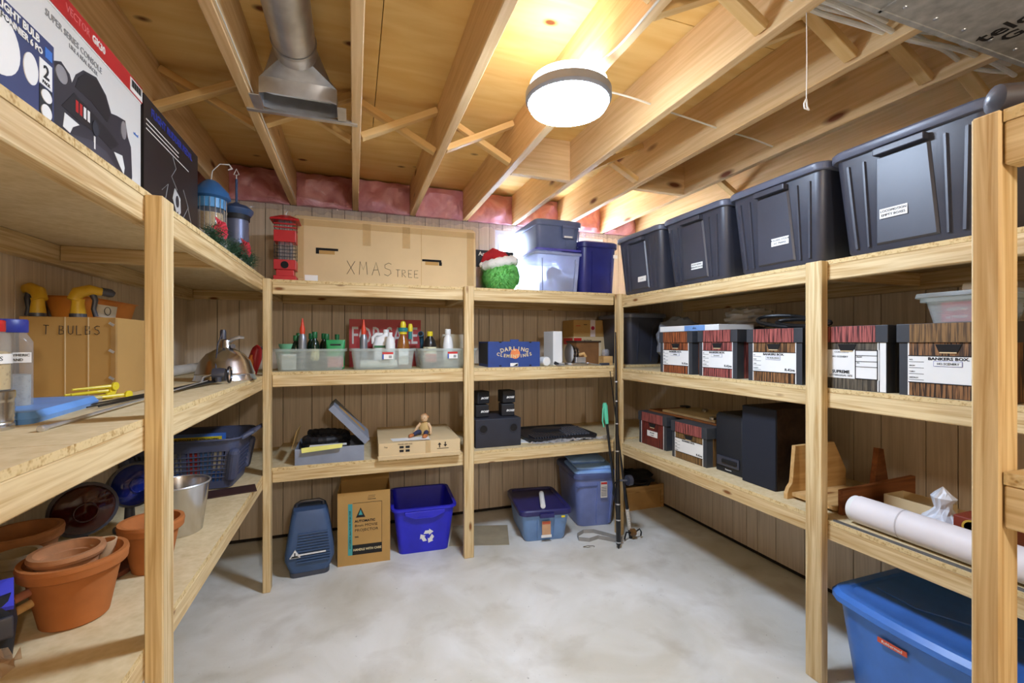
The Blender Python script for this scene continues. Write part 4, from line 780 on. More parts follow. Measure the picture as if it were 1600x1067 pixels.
b.tube(pts, [.021+.0035*(k % 2) for k in range(90)], 10); solo('hose', b, BLACKM, 'black corrugated hose coiled in the open grey box', 'hose', (-.128, 2.935, ZB+.006), smooth=False)
b = MB(); b.loft([[(-.11, -.14, .094), (.10, -.15, .105)], [(-.13, -.165, .096), (.09, -.175, .11)], [(-.125, -.185, .073), (.085, -.19, .09)]], False, False, closed=False); solo('yellow_paper', b, mat('yellow paper', (232, 224, 120), .7), 'yellow paper hanging over the front of the grey box', 'paper', (-.15, 2.935, ZB))
b = MB(); b.loft([[(-.14, -.10, .098), (.06, -.11, .1)], [(-.14, -.15, .096), (.06, -.156, .098)]], False, False, closed=False); solo('white_paper', b, WHITE, 'white sheet under the yellow paper in the grey box', 'paper', (-.10, 2.93, ZB))
t = thing('flat_carton', 'flat tan carton with arrow marks carrying a small doll', 'carton', (.385, 2.99, ZB), -.03); b = MB(); b.lz([(rrect(.49, .54, .004, 1), 0), (rrect(.495, .545, .004, 1), .022), (rrect(.485, .535, .004, 1), .024), (rrect(.485, .535, .004, 1), .098)]); obj('box_body', b, KRAFT, t)
yf = -.2680; b = MB(); b.bb(.03, .06, yf-.0012, yf, .026, .096); obj('tape_strip', b, TAPE, t)
for x in (.115, .15):
    b = MB(); s = 1 if x < .13 else -1; z0 = .07; b.prism([(x-.010, z0), (x+.010, z0), (x+.003*1, z0+s*.0), (x+.003, z0-s*.016), (x-.003, z0-s*.016), (x-.003, z0)], yf-.0012, yf); b.prism([(x-.011, z0), (x+.011, z0), (x, z0+s*.014)], yf-.0012, yf); obj('arrow_mark', b, INK, t)
plate(t, 'print_line', .10, .17, .046, .049, yf, INK)
for x, z in ((-.11, .07), (-.075, .07), (-.11, .048), (-.075, .048)): plate(t, 'symbol_print', x-.012, x+.012, z-.007, z+.007, yf, INK)
text(t, 'Handle with care', .012, (-.09, yf-.0006, .088)); text(t, 'Top', .012, (-.20, yf-.0006, .075))
b = MB(); b.loft([[(-.10, -.09, .001), (.12, -.13, .006)], [(-.11, -.01, .001), (.12, -.02, .003)]], False, False, closed=False); solo('envelope', b, WHITE, 'white envelope under the doll on the flat carton', 'paper', (.32, 2.86, ZB+.098))
# doll: seated cloth figure
t = thing('doll', 'small seated doll in a tan vest with wooden shoes on the flat carton', 'doll', (.43, 2.92, ZB+.0995), -.5)
SKIN = mat('doll tan cloth', (222, 184, 140), .8); VEST = mat('doll vest', (206, 172, 110), .8); TROU = mat('doll trousers', (52, 56, 84), .8); SHOE = mat('doll shoes', (188, 112, 62), .5)
b = MB(); b.loft([[(.032*math.cos(a)*q+x, .024*math.sin(a)*q+y, z) for a in [k*2*PI/14 for k in range(14)]] for q, x, y, z in ((1.1, 0, 0, .002), (1.25, 0, 0, .02), (1.1, 0, .004, .05), (.75, 0, .006, .072), (.35, 0, .004, .080), (.34, 0, .002, .085))]); obj('torso', b, VEST, t, smooth=True)
b = MB(); b.lathe([(.004, .080), (.018, .086), (.024, .100), (.022, .114), (.012, .124), (.001, .127)], 16, (0, -.002, 0)); hd = obj('head', b, SKIN, t, smooth=True)
b = MB(); b.lathe([(.004, 0), (.003, .008), (.0005, .011)], 8, (0, -.026, .102), Matrix.Rotation(PI/2, 4, 'X')); obj('nose', b, SKIN, hd)
for s in (-1, 1): b = MB(); b.lathe([(.0025, 0), (.001, .003)], 8, (s*.009, -.023, .108), Matrix.Rotation(PI/2, 4, 'X')); obj('eye', b, INK, hd)
rg = random.Random(8); 
for i in range(14):
    a = rg.uniform(0, 2*PI); zz = rg.uniform(.106, .124); r_ = .021 if zz < .115 else .013
    if math.sin(a) < -.5 and zz < .115: continue
    b = MB(); b.lathe([(.001, -.008), (.008, -.004), (.009, .003), (.001, .009)], 8, (r_*math.cos(a), r_*math.sin(a), zz)); obj('hair_curl', b, mat('doll hair', (196, 140, 92), .9), hd, smooth=True)
for s in (-1, 1):
    b = MB(); b.tube([(s*.024, .002, .068), (s*.045, -.01, .045), (s*.052, -.03, .022)], [.011, .009, .007], 8); obj('arm', b, SKIN, t, smooth=True)
    b = MB(); b.lathe([(.001, -.009), (.008, -.003), (.008, .003), (.001, .010)], 8, (s*.054, -.036, .016)); obj('hand', b, SKIN, t, smooth=True)
    b = MB(); b.tube([(s*.016, -.005, .014), (s*.028, -.05, .022), (s*.04, -.09, .012)], [.016, .014, .011], 8); obj('leg', b, TROU, t, smooth=True)
    b = MB(); b.loft([[(s*.045+.014*q*math.cos(a), -.115+y, .012+.011*q*math.sin(a)) for a in [k*2*PI/10 for k in range(10)]] for q, y in ((.3, .028), (.95, .02), (1.05, 0), (.9, -.015), (.2, -.024))]); obj('shoe', b, SHOE, t, smooth=True)
# subwoofer and cubes
SPK = mat('charcoal speaker', (42, 44, 54), .55)
t = thing('subwoofer', 'charcoal bass box with two round ports on the low back shelf', 'speaker', (.905, 3.0, ZB)); b = MB(); b.bb(-.158, .158, -.17, .17, 0, .187); obj('cabinet', b, SPK, t, bevel=.004)
for s in (-1, 1):
    b = MB(); b.lathe([(.032, 0), (.030, .003), (.025, .003), (.024, -.004)], 24, (s*.105, -.171, .123), Matrix.Rotation(PI/2, 4, 'X'), c0=False, c1=False); o = obj('port_ring', b, SPK, t, smooth=True)
    b = MB(); b.lathe([(.026, 0), (.026, .001)], 24, (s*.105, -.1705, .123), Matrix.Rotation(PI/2, 4, 'X')); obj('port_hole', b, HOLE, o)
for x, a, nm in ((.81, .12, 'left'), (1.0, -.05, 'right')):
    t = thing('cube_speaker', '%s pair of stacked black cube speakers on the charcoal bass box' % nm, 'speaker', (x, 2.95, ZB+.187), a, 'cube speakers')
    for i, (rz_, z) in enumerate(((-.05, .044), (.12, .134))):
        b = MB(); b.box((0, 0, z), (.092, .10, .084), (0, 0, rz_)); o = obj('cube', b, BLACKM, t, bevel=.006); c_ = text(o, 'BOSE', .018, (.012-.05*math.sin(-rz_)*0, -.0512, z-.004), WHITE, rz=rz_, shear=.3, sx=1.3, bold=.0008)
    b = MB(); b.lathe([(.012, .086), (.012, .092)], 12); obj('swivel', b, BLACKP, t)
# car mats
mat('mat tread2', (58, 60, 68), .35)
t = thing('car_mat', 'black rubber car mats stacked on the low back shelf', 'car mat', (1.40, 3.06, ZB)); RUB = mat('black rubber mat', (30, 31, 36), .5)
b = MB(); b.lz([(rrect(.52, .46, .06), 0), (rrect(.54, .48, .07), .022), (rrect(.54, .48, .07), .03), (rrect(.51, .45, .06), .03), (rrect(.50, .44, .06), .02)]); obj('mat', b, RUB, t, smooth=True)
b = MB()
for i in range(9):
    for j in range(8): b.box((.05+.022*i+.006*j, -.13+.036*j, .026), (.013, .024, .010))
o = obj('tread_blocks', b, mat('mat tread', (88, 90, 98), .35), t); o['kind'] = 'stuff'
for i in range(13):
    b = MB(); b.bb(-.22+.02*i, -.21+.02*i, -.19, -.07+.03*math.sin(i*.5), .02, .034); obj('groove_rib', b, MATS['mat tread2'], t)
b = MB(); b.lz([([(x, y+.10) for x, y in rrect(.26, .16, .07)], .02), ([(x, y+.10) for x, y in rrect(.22, .12, .05)], .034)]); obj('heel_pad', b, RUB, t, smooth=True)
def film(name, label, x0, x1, y0, y1, z, amp, seed, m=FILM, n=26, k=10, cat='plastic film', fn=None):
    rg = random.Random(seed); ph = [rg.uniform(0, 6) for _ in range(8)]; rows = []
    for j in range(k+1):
        row = []
        for i in range(n+1):
            u, v = i/n, j/k; row.append((x0+(x1-x0)*u+.01*rg.uniform(-1, 1), y0+(y1-y0)*v+.01*rg.uniform(-1, 1), z+(fn(u, v) if fn else 0)+amp*(.5+.25*math.sin(9*u+ph[0]+3*v)+.25*rg.uniform(-1, 1))))
        rows.append(row)
    b = MB(); b.loft(rows, False, False, closed=False); return solo(name, b, m, label, cat)
film('plastic_film', 'crumpled clear plastic film in front of the rubber car mats', 1.10, 1.72, 2.775, 2.83, ZB+.001, .03, 4, n=34, k=5, m=clearplastic('crinkled clear film', (240, 240, 245), .42, .1))
b = MB(); b.lathe([(.05, 0), (.05, .003)], 28); solo('paper_disc', b, WHITE, 'white paper disc between the bass box and car mats', 'paper', (1.115, 2.93, ZB))
# ================================================================ BACK, on the floor
SUIT = mat('blue grey case plastic', (62, 86, 122), .45)
t = thing('projector_case', 'blue-grey ribbed film projector case on the floor', 'case', (-.247, 2.93, 0), .07)
secs = [(.205, .20, 0), (.21, .205, .03), (.262, .235, .10), (.262, .235, .14), (.20, .19, .335), (.175, .165, .372)]
b = MB(); b.lz([(rrect(w_, d_, .03), z) for w_, d_, z in secs]); obj('shell', b, SUIT, t, smooth=True)
b = MB(); b.lz([(rrect(.209, .204, .03), .002), (rrect(.213, .208, .03), .028)], False, False); obj('base_band', b, BLACKP, t, smooth=True)
def fy(z):
    for i in range(len(secs)-1):
        if secs[i][2] <= z <= secs[i+1][2]: q = (z-secs[i][2])/(secs[i+1][2]-secs[i][2]); return -(secs[i][1]+(secs[i+1][1]-secs[i][1])*q)/2, (secs[i][0]+(secs[i+1][0]-secs[i][0])*q)/2
for i in range(11):
    z = .095+.0155*i; y_, w_ = fy(z); b = MB(); b.box((.018, y_-.001, z), (w_*1.35, .016, .007)); obj('rib', b, SUIT, t)
y_, w_ = fy(.13); b = MB(); b.bb(-.07, .085, y_-.014, y_-.003, .138, .145); obj('silver_bar', b, WHITEP, t)
b = MB(); b.prism([(-.105, .128), (-.048, .128), (-.0765, .172)], y_-.014, y_-.001); o = obj('badge', b, WHITEP, t); b = MB(); b.prism([(-.098, .131), (-.055, .131), (-.066, .14), (-.074, .14), (-.074, .158), (-.08, .158), (-.08, .14), (-.09, .14)], y_-.0155, y_-.014); obj('badge_mark', b, INK, o)
b = MB(); b.tube([(-.075, 0, .36), (-.07, 0, .392), (-.05, 0, .402), (.05, 0, .402), (.07, 0, .392), (.075, 0, .36)], .010, 8); obj('handle', b, BLACKP, t, smooth=True)
t = thing('projector_carton', 'tan carton printed AUTOMATIC 8mm MOVIE PROJECTOR', 'carton', (.065, 3.00, 0), -.045); W, D, H = .305, .25, .44
for n_, a in (('wall', (-W/2, W/2, -D/2, -D/2+.004, 0, H)), ('wall', (-W/2, W/2, D/2-.004, D/2, 0, H)), ('wall', (-W/2, -W/2+.004, -D/2+.004, D/2-.004, 0, H)), ('wall', (W/2-.004, W/2, -D/2+.004, D/2-.004, 0, H)), ('base', (-W/2+.004, W/2-.004, -D/2+.004, D/2-.004, 0, .004))):
    b = MB(); b.bb(*a); obj(n_, b, KRAFT2, t)
b = MB(); b.box((0, D/2+.008, H+.035), (W, .004, .075), (-.2, 0, 0)); obj('flap', b, KRAFT2, t)
yf = -D/2; TEAL = mat('teal print', (70, 160, 158), .6)
plate(t, 'teal_stripe', -.093, -.068, .06, .37, yf, TEAL); plate(t, 'black_band', -.068, .104, .06, .12, yf, INK)
for a in ((-.066, .104, .372, .374), (.102, .104, .12, .374)): plate(t, 'frame_line', *a, yf, INK)
b = MB(); b.prism([(-.048, .285), (.006, .285), (-.021, .345)], yf-.001, yf); o = obj('logo', b, INK, t); b = MB(); b.prism([(-.033, .30), (-.009, .30), (-.021, .333)], yf-.0016, yf-.001); obj('logo_mark', b, TEAL, o)
text(t, 'AUTOMATIC', .0195, (-.055, yf-.0006, .262), align='LEFT', bold=.0007, sx=1.05); text(t, '8mm MOVIE', .0225, (-.055, yf-.0006, .235), align='LEFT', sx=1.12); text(t, 'PROJECTOR', .0225, (-.055, yf-.0006, .207), align='LEFT', sx=1.12); text(t, '266L', .012, (-.055, yf-.0006, .168), align='LEFT', bold=.0004)
text(t, 'HANDLE WITH CARE', .0185, (.018, yf-.0016, .09), mat('cream lettering', (226, 208, 160), .6), bold=.0006, sx=.92)
o = text(t, 'AUTOMATIC 8mm MOVIE PROJECTOR', .0135, (-.0805, yf-.0016, .215)); o.rotation_euler = (PI/2, -PI/2, 0)
plate(t, 'stamp_print', .02, .068, .39, .393, yf, INK); plate(t, 'stamp_print', .02, .062, .402, .404, yf, INK); plate(t, 'stamp_print', .024, .066, .412, .414, yf, INK)
# recycling box
RB = mat('recycling blue', (40, 40, 200), .4)
t = tub('recycling_box', 'bright blue open recycling box with white arrows symbol', (.435, 3.085, 0), -.05, .315, .35, .385, .44, .30, RB, cat='recycling box', r=.035, th=.005, lipw=.014)
b = MB(); b.prism([(-.125, .262), (-.06, .235), (.06, .235), (.125, .262), (.125, .285), (-.125, .285)], -.2345, -.20); obj('handle_ledge', b, RB, t, bevel=.004)
b = MB(); b.bb(-.045, .045, -.238, -.233, .240, .247); obj('grip', b, RB, t)
sl = math.atan2(.045, .30)
for k in range(3):
    a = k*2*PI/3; R_ = Matrix.Rotation(a, 4, 'Y'); poly = [(q*1.25, z*1.25) for q, z in [(-.020, .014), (.008, .014), (.008, .006), (.030, .023), (.008, .040), (.008, .032), (-.012, .032)]]
    M_ = Matrix.Translation((0.02, -.1905, .105)) @ Matrix.Rotation(sl, 4, 'X') @ R_ ; b = MB(); b.prism(poly, -.001, .001, M_); obj('recycling_arrow', b, WHITE, t)
b = MB(); b.bb(-.20, .20, -.16, .16, 0, .003); solo('vinyl_sheet', b, mat('beige vinyl', (164, 152, 126), .5), 'beige vinyl sheet lying on the floor behind the middle back post', 'sheet', (.83, 3.03, 0), -.29)
# totes under the back shelf
LAV = mat('dusty blue plastic', (122, 136, 190), .4); LBL = mat('pale blue grey plastic', (116, 150, 196), .4); DNV = mat('dark navy lid', (44, 42, 100), .35)
t = tote('storage_tote', 'low pale blue tote with a dark navy lid on the floor', (1.255, 3.00, 0), -.14, .285, .40, .335, .46, .225, LBL, DNV, over=.016, lip=.04, r=.03, ribs=[(-.055, -.06, .006), (.055, .06, .006)])
b = MB(); b.box((0, -.252, .190), (.10, .022, .028)); obj('latch', b, DNV, t, bevel=.003); p = plate(t, 'label_sticker', -.03, .03, .05, .145, -.232, mat('orange tan sticker', (206, 160, 120), .5), .004); plate(p, 'red_print', -.028, .028, .125, .143, -.236, mat('brick print', (190, 90, 60), .5)); plate(p, 'white_print', -.036, .036, .036, .054, -.236, WHITE); plate(t, 'green_sticker', .10, .126, .168, .182, -.251, YELLOW)
b = MB(); Mx = Matrix.Rotation(-PI/2, 4, 'X'); b.lathe([(.016, 0), (.018, .003), (.018, .26), (.013, .26), (.013, .004)], 18, M=Mx); solo('cardboard_tube', b, WHITE, 'white mailing tube lying on the dark navy lid', 'tube', (1.205, 2.785, .225+.0165), -.36, smooth=True)
t = tote('storage_tote', 'tall dusty blue tote on the floor beside the fishing rods', (1.705, 3.10, 0), -.13, .275, .40, .325, .47, .40, LAV, mat('grey blue lid', (84, 96, 140), .4), over=.014, lip=.045, r=.05, ribs=[(.0, .0, .008), (.10, .115, .012)])
p = plate(t, 'label_sticker', .018, .068, .22, .335, -.236, mat('cream sticker', (214, 206, 196), .5), .012); plate(p, 'red_print', .02, .066, .318, .332, -.2485, RED)
for i in range(6): plate(p, 'print_line', .022, .062, .235+.012*i, .238+.012*i, -.2485, INK)
b = MB(); b.bb(-.16, .0, -.236, -.225, .30, .306); obj('seam_line', b, mat('grey blue lid', (0, 0, 0)), t)
t = thing('folded_tarp', 'folded light blue tarp on the tall dusty blue tote', 'tarp', (1.69, 3.06, .3885), -.2); TARP = mat('light blue tarp', (150, 190, 244), .55, vary=.1, bump=.2)
for i, (w_, d_, z0, h_, dx, dy) in enumerate(((.30, .34, 0, .032, 0, -.03), (.28, .30, .030, .028, .01, -.04), (.27, .26, .056, .03, -.015, .03))):
    b = MB(); b.lz([(rrect(w_-.02, d_-.02, .03, 4, dx, dy), z0), (rrect(w_, d_, .035, 4, dx, dy), z0+h_*.35), (rrect(w_, d_, .035, 4, dx, dy), z0+h_*.7), (rrect(w_-.025, d_-.025, .03, 4, dx, dy), z0+h_)]); obj('fold', b, TARP, t, smooth=True)
# corner crate with black bag
t = thing('wooden_crate', 'low plywood crate in the far right floor corner', 'crate', (2.215, 3.235, 0)); b = MB(); b.bb(-.185, .185, -.17, .17, 0, .165); obj('panel', b, mat('plywood panel', (190, 146, 86), .6), t)
for a in ((-.186, .186, -.178, -.17, .14, .19), (.16, .186, -.178, -.17, 0, .14)): b = MB(); b.bb(*a); obj('frame_strip', b, CRATE, t)
solo('black_bag', blob(26, 14, .20, .15, .05, 12, .2), BLACKM, 'limp black bag lying on the plywood crate', 'bag', (2.18, 3.20, .166), smooth=True)
# fishing rods and trekking pole leaning on the corner post
GUN = mat('black rod', (22, 22, 25), .3)
t = thing('fishing_rod', 'black jointed fishing rod leaning on the right corner post', 'fishing rod', (1.632, 2.53, 0)); 
def rp(z): q = z/1.42; return (.075*q, .155*q, z)
b = MB(); b.tube([rp(0), rp(.02), rp(.03), rp(.35), rp(.75), rp(1.42)], [.004, .008, .016, .016, .011, .004], 10); obj('blank', b, GUN, t, smooth=True)
for z in (.04, .18, .28, .46, .54, .62, .80, .95, 1.08): 
    b = MB(); c_ = rp(z); b.tube([rp(z-.004), rp(z+.004)], .0175 if z < .4 else .0135, 10); obj('ferrule', b, STEEL, t, smooth=True)
c_ = rp(.42); b = MB(); b.lathe([(.02, -.016), (.034, -.014), (.034, .014), (.02, .016)], 18, (c_[0]+.075, c_[1]-.02, c_[2]+.01), Matrix.Rotation(PI/2, 4, 'Y')); o = obj('reel', b, BLACKP, t, smooth=True); b = MB(); b.tube([(c_[0]+.01, c_[1], c_[2]+.01), (c_[0]+.06, c_[1]-.02, c_[2]+.01)], .007, 8); obj('reel_foot', b, BLACKP, o, smooth=True); b = MB(); b.tube([(c_[0]-.01, c_[1]-.02, c_[2]+.02), (c_[0]-.05, c_[1]-.03, c_[2]-.0), (c_[0]-.055, c_[1]-.03, c_[2]-.06), (c_[0]-.05, c_[1]-.03, c_[2]-.075)], .005, 8); obj('reel_handle', b, GUN, o, smooth=True)
t = thing('fishing_rod', 'second thin rod with a reel near the floor at the corner post', 'fishing rod', (1.80, 2.64, 0))
def rp(z): q = z/1.0; return (-.115*q, .045*q, z)
b = MB(); b.tube([rp(0), rp(.004), rp(.30), rp(.56), rp(1.15)], [.012, .012, .011, .006, .003], 10); obj('blank', b, GUN, t, smooth=True); b = MB(); b.tube([rp(.06), rp(.20)], .0135, 10); obj('grip', b, mat('speckled white grip', (206, 198, 184), .6, vary=.3, scale=120), t, smooth=True)
b = MB(); b.lathe([(.012, -.018), (.024, -.014), (.024, .014), (.012, .018)], 16, (0, -.025, .05), Matrix.Rotation(PI/2, 4, 'Y')); o = obj('reel', b, mat('brown reel', (120, 84, 44), .4), t, smooth=True); b = MB(); b.tube([(-.02, -.025, .05), (-.055, -.03, .06), (-.066, -.03, .03), (-.07, -.03, .012)], .0055, 8); obj('reel_handle', b, GUN, o, smooth=True); b = MB(); b.tube([(.02, -.025, .05), (.05, -.03, .068), (.064, -.03, .045), (.060, -.03, .02)], .0055, 8); obj('reel_bail', b, GUN, o, smooth=True)
t = thing('trekking_pole', 'trekking pole with a mint green grip by the corner post', 'trekking pole', (1.69, 2.60, 0))
def rp(z): q = z/.95; return (-.095*q, .045*q, z)
b = MB(); b.tube([rp(.0), rp(.02), rp(.85)], [.003, .008, .009], 10); obj('shaft', b, GUN, t, smooth=True); b = MB(); b.tube([rp(.80), rp(.84), rp(.92), rp(.94)], [.012, .015, .018, .012], 10); obj('grip', b, mat('mint grip', (90, 196, 156), .6), t, smooth=True); b = MB(); b.tube([rp(.93), (-.115, .03, .90), (-.118, .03, .82), (-.105, .035, .78)], .005, 8); obj('wrist_strap', b, MATS['mint grip'], t, smooth=True)
t = solo('belt_strap', MB(), mat('grey webbing', (150, 146, 140), .8), 'grey webbing strap looped on the floor by the tall dusty blue tote', 'strap', (0, 0, 0)); bpy.data.objects.remove(t)
b = MB(); pp = [(1.72, 2.62), (1.66, 2.72), (1.60, 2.80), (1.53, 2.82), (1.46, 2.78), (1.44, 2.72), (1.50, 2.68), (1.58, 2.70), (1.64, 2.64), (1.70, 2.58)]
b.loft([[(x, y, .001), (x, y, .026)] for x, y in pp], False, False, closed=False); o = solo('belt_strap', b, MATS['grey webbing'], 'grey webbing strap looped on the floor by the tall dusty blue tote', 'strap'); md = o.modifiers.new('s', 'SOLIDIFY'); md.thickness = .003
b = MB(); b.tube([(1.46+.03*math.cos(a)*(1+.4*math.sin(3*a)), 2.60+.02*math.sin(a)+.006*a, .003) for a in [k*.35 for k in range(15)]], .0015, 6); solo('wire_scrap', b, mat('brown wire', (90, 74, 46), .6), 'small curl of brown wire on the concrete floor', 'wire')
# ================================================================ LEFT SHELVES, top (things face +X)
L90 = PI/2
LT, LM, LB = L_T, L_M, L_B
t = thing('light_box', 'navy printed flush mount light bulb box at the upper left edge', 'box', (-.545, .816, LT), L90)
b = MB(); b.bb(-.22, .22, -.035, .035, 0, .172); obj('box_body', b, mat('navy card print', (38, 48, 98), .5), t)
yf = -.035
def disc(par, name, x, z, rx, rz_, m, y=yf, t_=.0012):
    b = MB(); b.loft([[(x+rx*math.cos(a), yy, z+rz_*math.sin(a)) for a in [k*2*PI/28 for k in range(28)]] for yy in (y, y-t_)]); return obj(name, b, m, par)
disc(t, 'lamp_picture', .08, .10, .052, .05, WHITE); disc(t, 'lamp_picture', .158, .098, .018, .026, WHITE)
plate(t, 'count_panel', .180, .214, .088, .132, yf, WHITE); text(t, '2', .032, (.197, yf-.0014, .112), bold=.0005); text(t, 'PACK', .008, (.197, yf-.0014, .094))
plate(t, 'black_panel', .180, .214, .028, .086, yf, INK); disc(t, 'shape_icon', .197, .072, .014, .011, WHITE, yf-.0009); disc(t, 'shape_icon', .197, .044, .014, .013, WHITE, yf-.0009)
text(t, '6 FLUSH MOUNT LIGHT BULB', .018, (.06, yf-.0008, .160), WHITE, bold=.0005); text(t, 'AMPOULE PLAFONNIER 6 PO', .015, (.09, yf-.0008, .143), WHITE, bold=.0004); plate(t, 'energy_badge', .195, .214, .140, .158, yf, BLUE)
b = MB(); b.prism([(-.22, .03), (.07, .03), (.095, .0), (-.22, 0)], yf-.001, yf); obj('dark_band', b, INK, t); text(t, 'LUMENS', .022, (.015, yf-.0018, .014), WHITE, bold=.0005)
t = thing('wheel_carton', 'white carton picturing a black racing wheel on the top left shelf', 'carton', (-.70, 1.29, LT), L90)
b = MB(); b.bb(-.29, .29, -.118, .118, 0, .328); obj('box_body', b, mat('glossy white card', (232, 230, 224), .4, vary=.02), t)
yf = -.118; DKP = mat('dark grey print', (52, 50, 58), .45); DK2 = mat('darker print', (32, 31, 36), .45)
poly = [(-.13, .002), (-.128, .15), (-.118, .215), (-.085, .232), (-.055, .222), (-.046, .207), (-.031, .235), (-.002, .261), (.052, .275), (.096, .255), (.121, .222), (.15, .23), (.195, .238), (.21, .20), (.228, .18), (.235, .10), (.215, .03), (.19, .002)]
b = MB(); b.prism(poly, yf-.001, yf); w_ = obj('wheel_print', b, DKP, t)
b = MB(); b.prism([(-.036, .205), (-.024, .232), (.002, .256), (.052, .268), (.092, .248), (.116, .215), (.10, .19), (.03, .205)], yf-.0016, yf-.001); obj('rim_print', b, DK2, w_)
b = MB(); b.prism([(-.085, .14), (-.04, .19), (.09, .175), (.16, .16), (.12, .13), (.05, .14), (-.02, .135)], yf-.0016, yf-.001); obj('spoke_print', b, DK2, w_)
for i, m_ in enumerate((RED, RED, WHITE, WHITE)): plate(w_, 'button_print', -.034+.0155*i, -.024+.0155*i, .152, .178, yf-.001, m_)
for pl in ([(-.074, .13), (-.02, .128), (-.045, .112), (-.055, .095), (-.08, .098)], [(.134, .13), (.177, .137), (.19, .109), (.185, .09), (.164, .105)]): b = MB(); b.prism(pl, yf-.0018, yf-.001); obj('gap_print', b, WHITE, w_)
disc(w_, 'grip_print', -.085, .205, .02, .018, STEEL, yf-.001); disc(w_, 'grip_print', .185, .208, .014, .024, STEEL, yf-.001); disc(w_, 'hub_print', .045, .15, .014, .018, SPK, yf-.0018); b = MB(); b.prism([(.04, .13), (.046, .13), (.046, .10), (.04, .10)], yf-.0018, yf-.001); obj('stalk_print', b, WHITE, w_); b = MB(); b.prism([(-.12, .002), (-.10, .06), (-.05, .095), (.03, .115), (.10, .115), (.16, .085), (.19, .04), (.19, .002)], yf-.0016, yf-.001); obj('seat_print', b, mat('mid grey print', (72, 70, 80), .45), w_)
text(t, 'SUPER SERIES CONSOLE', .020, (-.03, yf-.0008, .302), mat('pale grey print', (150, 150, 150), .5)); text(t, 'LIKE A REAL RACER', .013, (.0, yf-.0008, .284), MATS['pale grey print'])
disc(t, 'blue_logo', .255, .25, .012, .012, BLUE); text(t, 'wheel', .012, (.258, yf-.0008, .228), BLUE)
t = thing('red_box', 'flat red box lying on the racing wheel carton', 'box', (-.70, 1.26, LT+.328), L90)
b = MB(); b.bb(-.32, .32, -.122, .118, .004, .048); obj('box_body', b, RED, t); b = MB(); b.bb(-.318, .318, -.12, .116, 0, .004); obj('white_base', b, WHITE, t)
plate(t, 'barcode_label', .245, .318, .006, .042, -.122, WHITE)
for i in range(14): plate(t, 'barcode_bar', .252+.0042*i, .2535+.0042*i+.0008*(i % 3), .018, .038, -.1228, INK)
text(t, 'MSI', .03, (-.10, -.1224, .027), WHITE, bold=.001); text(t, 'VECTOR', .024, (.0, -.1224, .027), mat('pink print on red', (226, 120, 120), .5)); text(t, 'GK30', .024, (.085, -.1224, .027), WHITE, bold=.0008)
t = thing('black_carton', 'black printed carton beside the racing wheel carton', 'carton', (-.685, 1.835, LT), L90); b = MB(); b.bb(-.24, .24, -.105, .105, 0, .372); obj('box_body', b, mat('black gloss card', (34, 32, 34), .4), t)
yf = -.105; text(t, 'FLIGHT RUDDER PEDAL', .034, (-.01, yf-.0008, .338), mat('deep blue print', (44, 62, 170), .5), bold=.0006)
for i in range(3): plate(t, 'print_line', -.225, -.225+(.26 if i < 2 else .36), .302-.014*i, .305-.014*i, yf, WHITE)
for pts in ([(-.11, .13), (-.06, .165), (-.10, .06), (-.13, .10)], [(.08, .19), (.13, .14), (.06, .07)], [(.12, .15), (.16, .09), (.08, -.0+.03), (.07, .06)], [(-.02, .27), (.01, .24), (-.03, .2), (.02, .17)]):
    b = MB(); b.tube([(x, yf-.0006, z) for x, z in pts], .0012, 4); obj('line_drawing', b, MATS['pale grey print'], t)
b = MB(); b.prism([(.0, .17), (.05, .15), (.055, .10), (.035, .085), (.03, .10), (.015, .09), (-.02, .13)], yf-.001, yf); o = obj('pedal_picture', b, mat('white grey print', (206, 206, 204), .5), t); disc(o, 'pedal_hub', .02, .13, .014, .02, DKP, yf-.001)
# blue feeders
FB = mat('blue metal', (52, 104, 160), .35); WIRE = mat('dark mesh tube', (110, 116, 140), .4, .5)
t = thing('bird_feeder', 'bird feeder with a bright blue cone roof, full of seed', 'bird feeder', (-.585, 2.27, LT)); 
b = MB(); b.lathe([(.055, 0), (.06, .006), (.06, .02), (.05, .024)], 26); obj('base', b, FB, t, smooth=True)
b = MB(); b.lathe([(.048, .02), (.048, .22)], 26, c0=False, c1=False); obj('seed_tube', b, FILM, t, smooth=True); b = MB(); b.lathe([(.044, .022), (.044, .20)], 24); obj('seed', b, SEEDS, t, smooth=True)
for k in range(18):
    a = 2*PI*k/18; b = MB(); b.tube([(.057*math.cos(a), .057*math.sin(a), .02), (.057*math.cos(a), .057*math.sin(a), .26)], .0013, 5); obj('cage_wire', b, STEEL, t)
b = MB(); b.lathe([(.054, .22), (.054, .27)], 26, c0=False, c1=False); obj('inner_collar', b, mat('light blue plastic', (90, 160, 216), .4), t, smooth=True)
b = MB(); b.lathe([(.066, .262), (.074, .268), (.070, .285), (.066, .296), (.03, .335), (.016, .345), (.002, .348)], 28); obj('roof', b, FB, t, smooth=True)
b = MB(); b.tube([(0, 0, .345), (.01, -.02, .38), (.04, -.03, .41), (.075, -.03, .412), (.085, -.03, .395), (.07, -.03, .388)], [.002, .002, .002, .003, .005, .002], 8); obj('hanger', b, WHITEP, t, smooth=True)
t = thing('bird_feeder', 'bird feeder with dark blue mesh lid and tall center rod', 'bird feeder', (-.545, 2.53, LT)); FD = mat('dark blue metal', (50, 76, 116), .4)
b = MB(); b.lathe([(.055, 0), (.06, .006), (.06, .02), (.05, .024)], 26); obj('base', b, FD, t, smooth=True); b = MB(); b.lathe([(.053, .02), (.053, .285)], 26); obj('mesh_tube', b, WIRE, t, smooth=True)
b = MB(); b.lathe([(.062, .265), (.072, .28), (.074, .292), (.068, .298), (.05, .312), (.022, .32), (.008, .33), (.002, .331)], 28); obj('lid', b, FD, t, smooth=True)
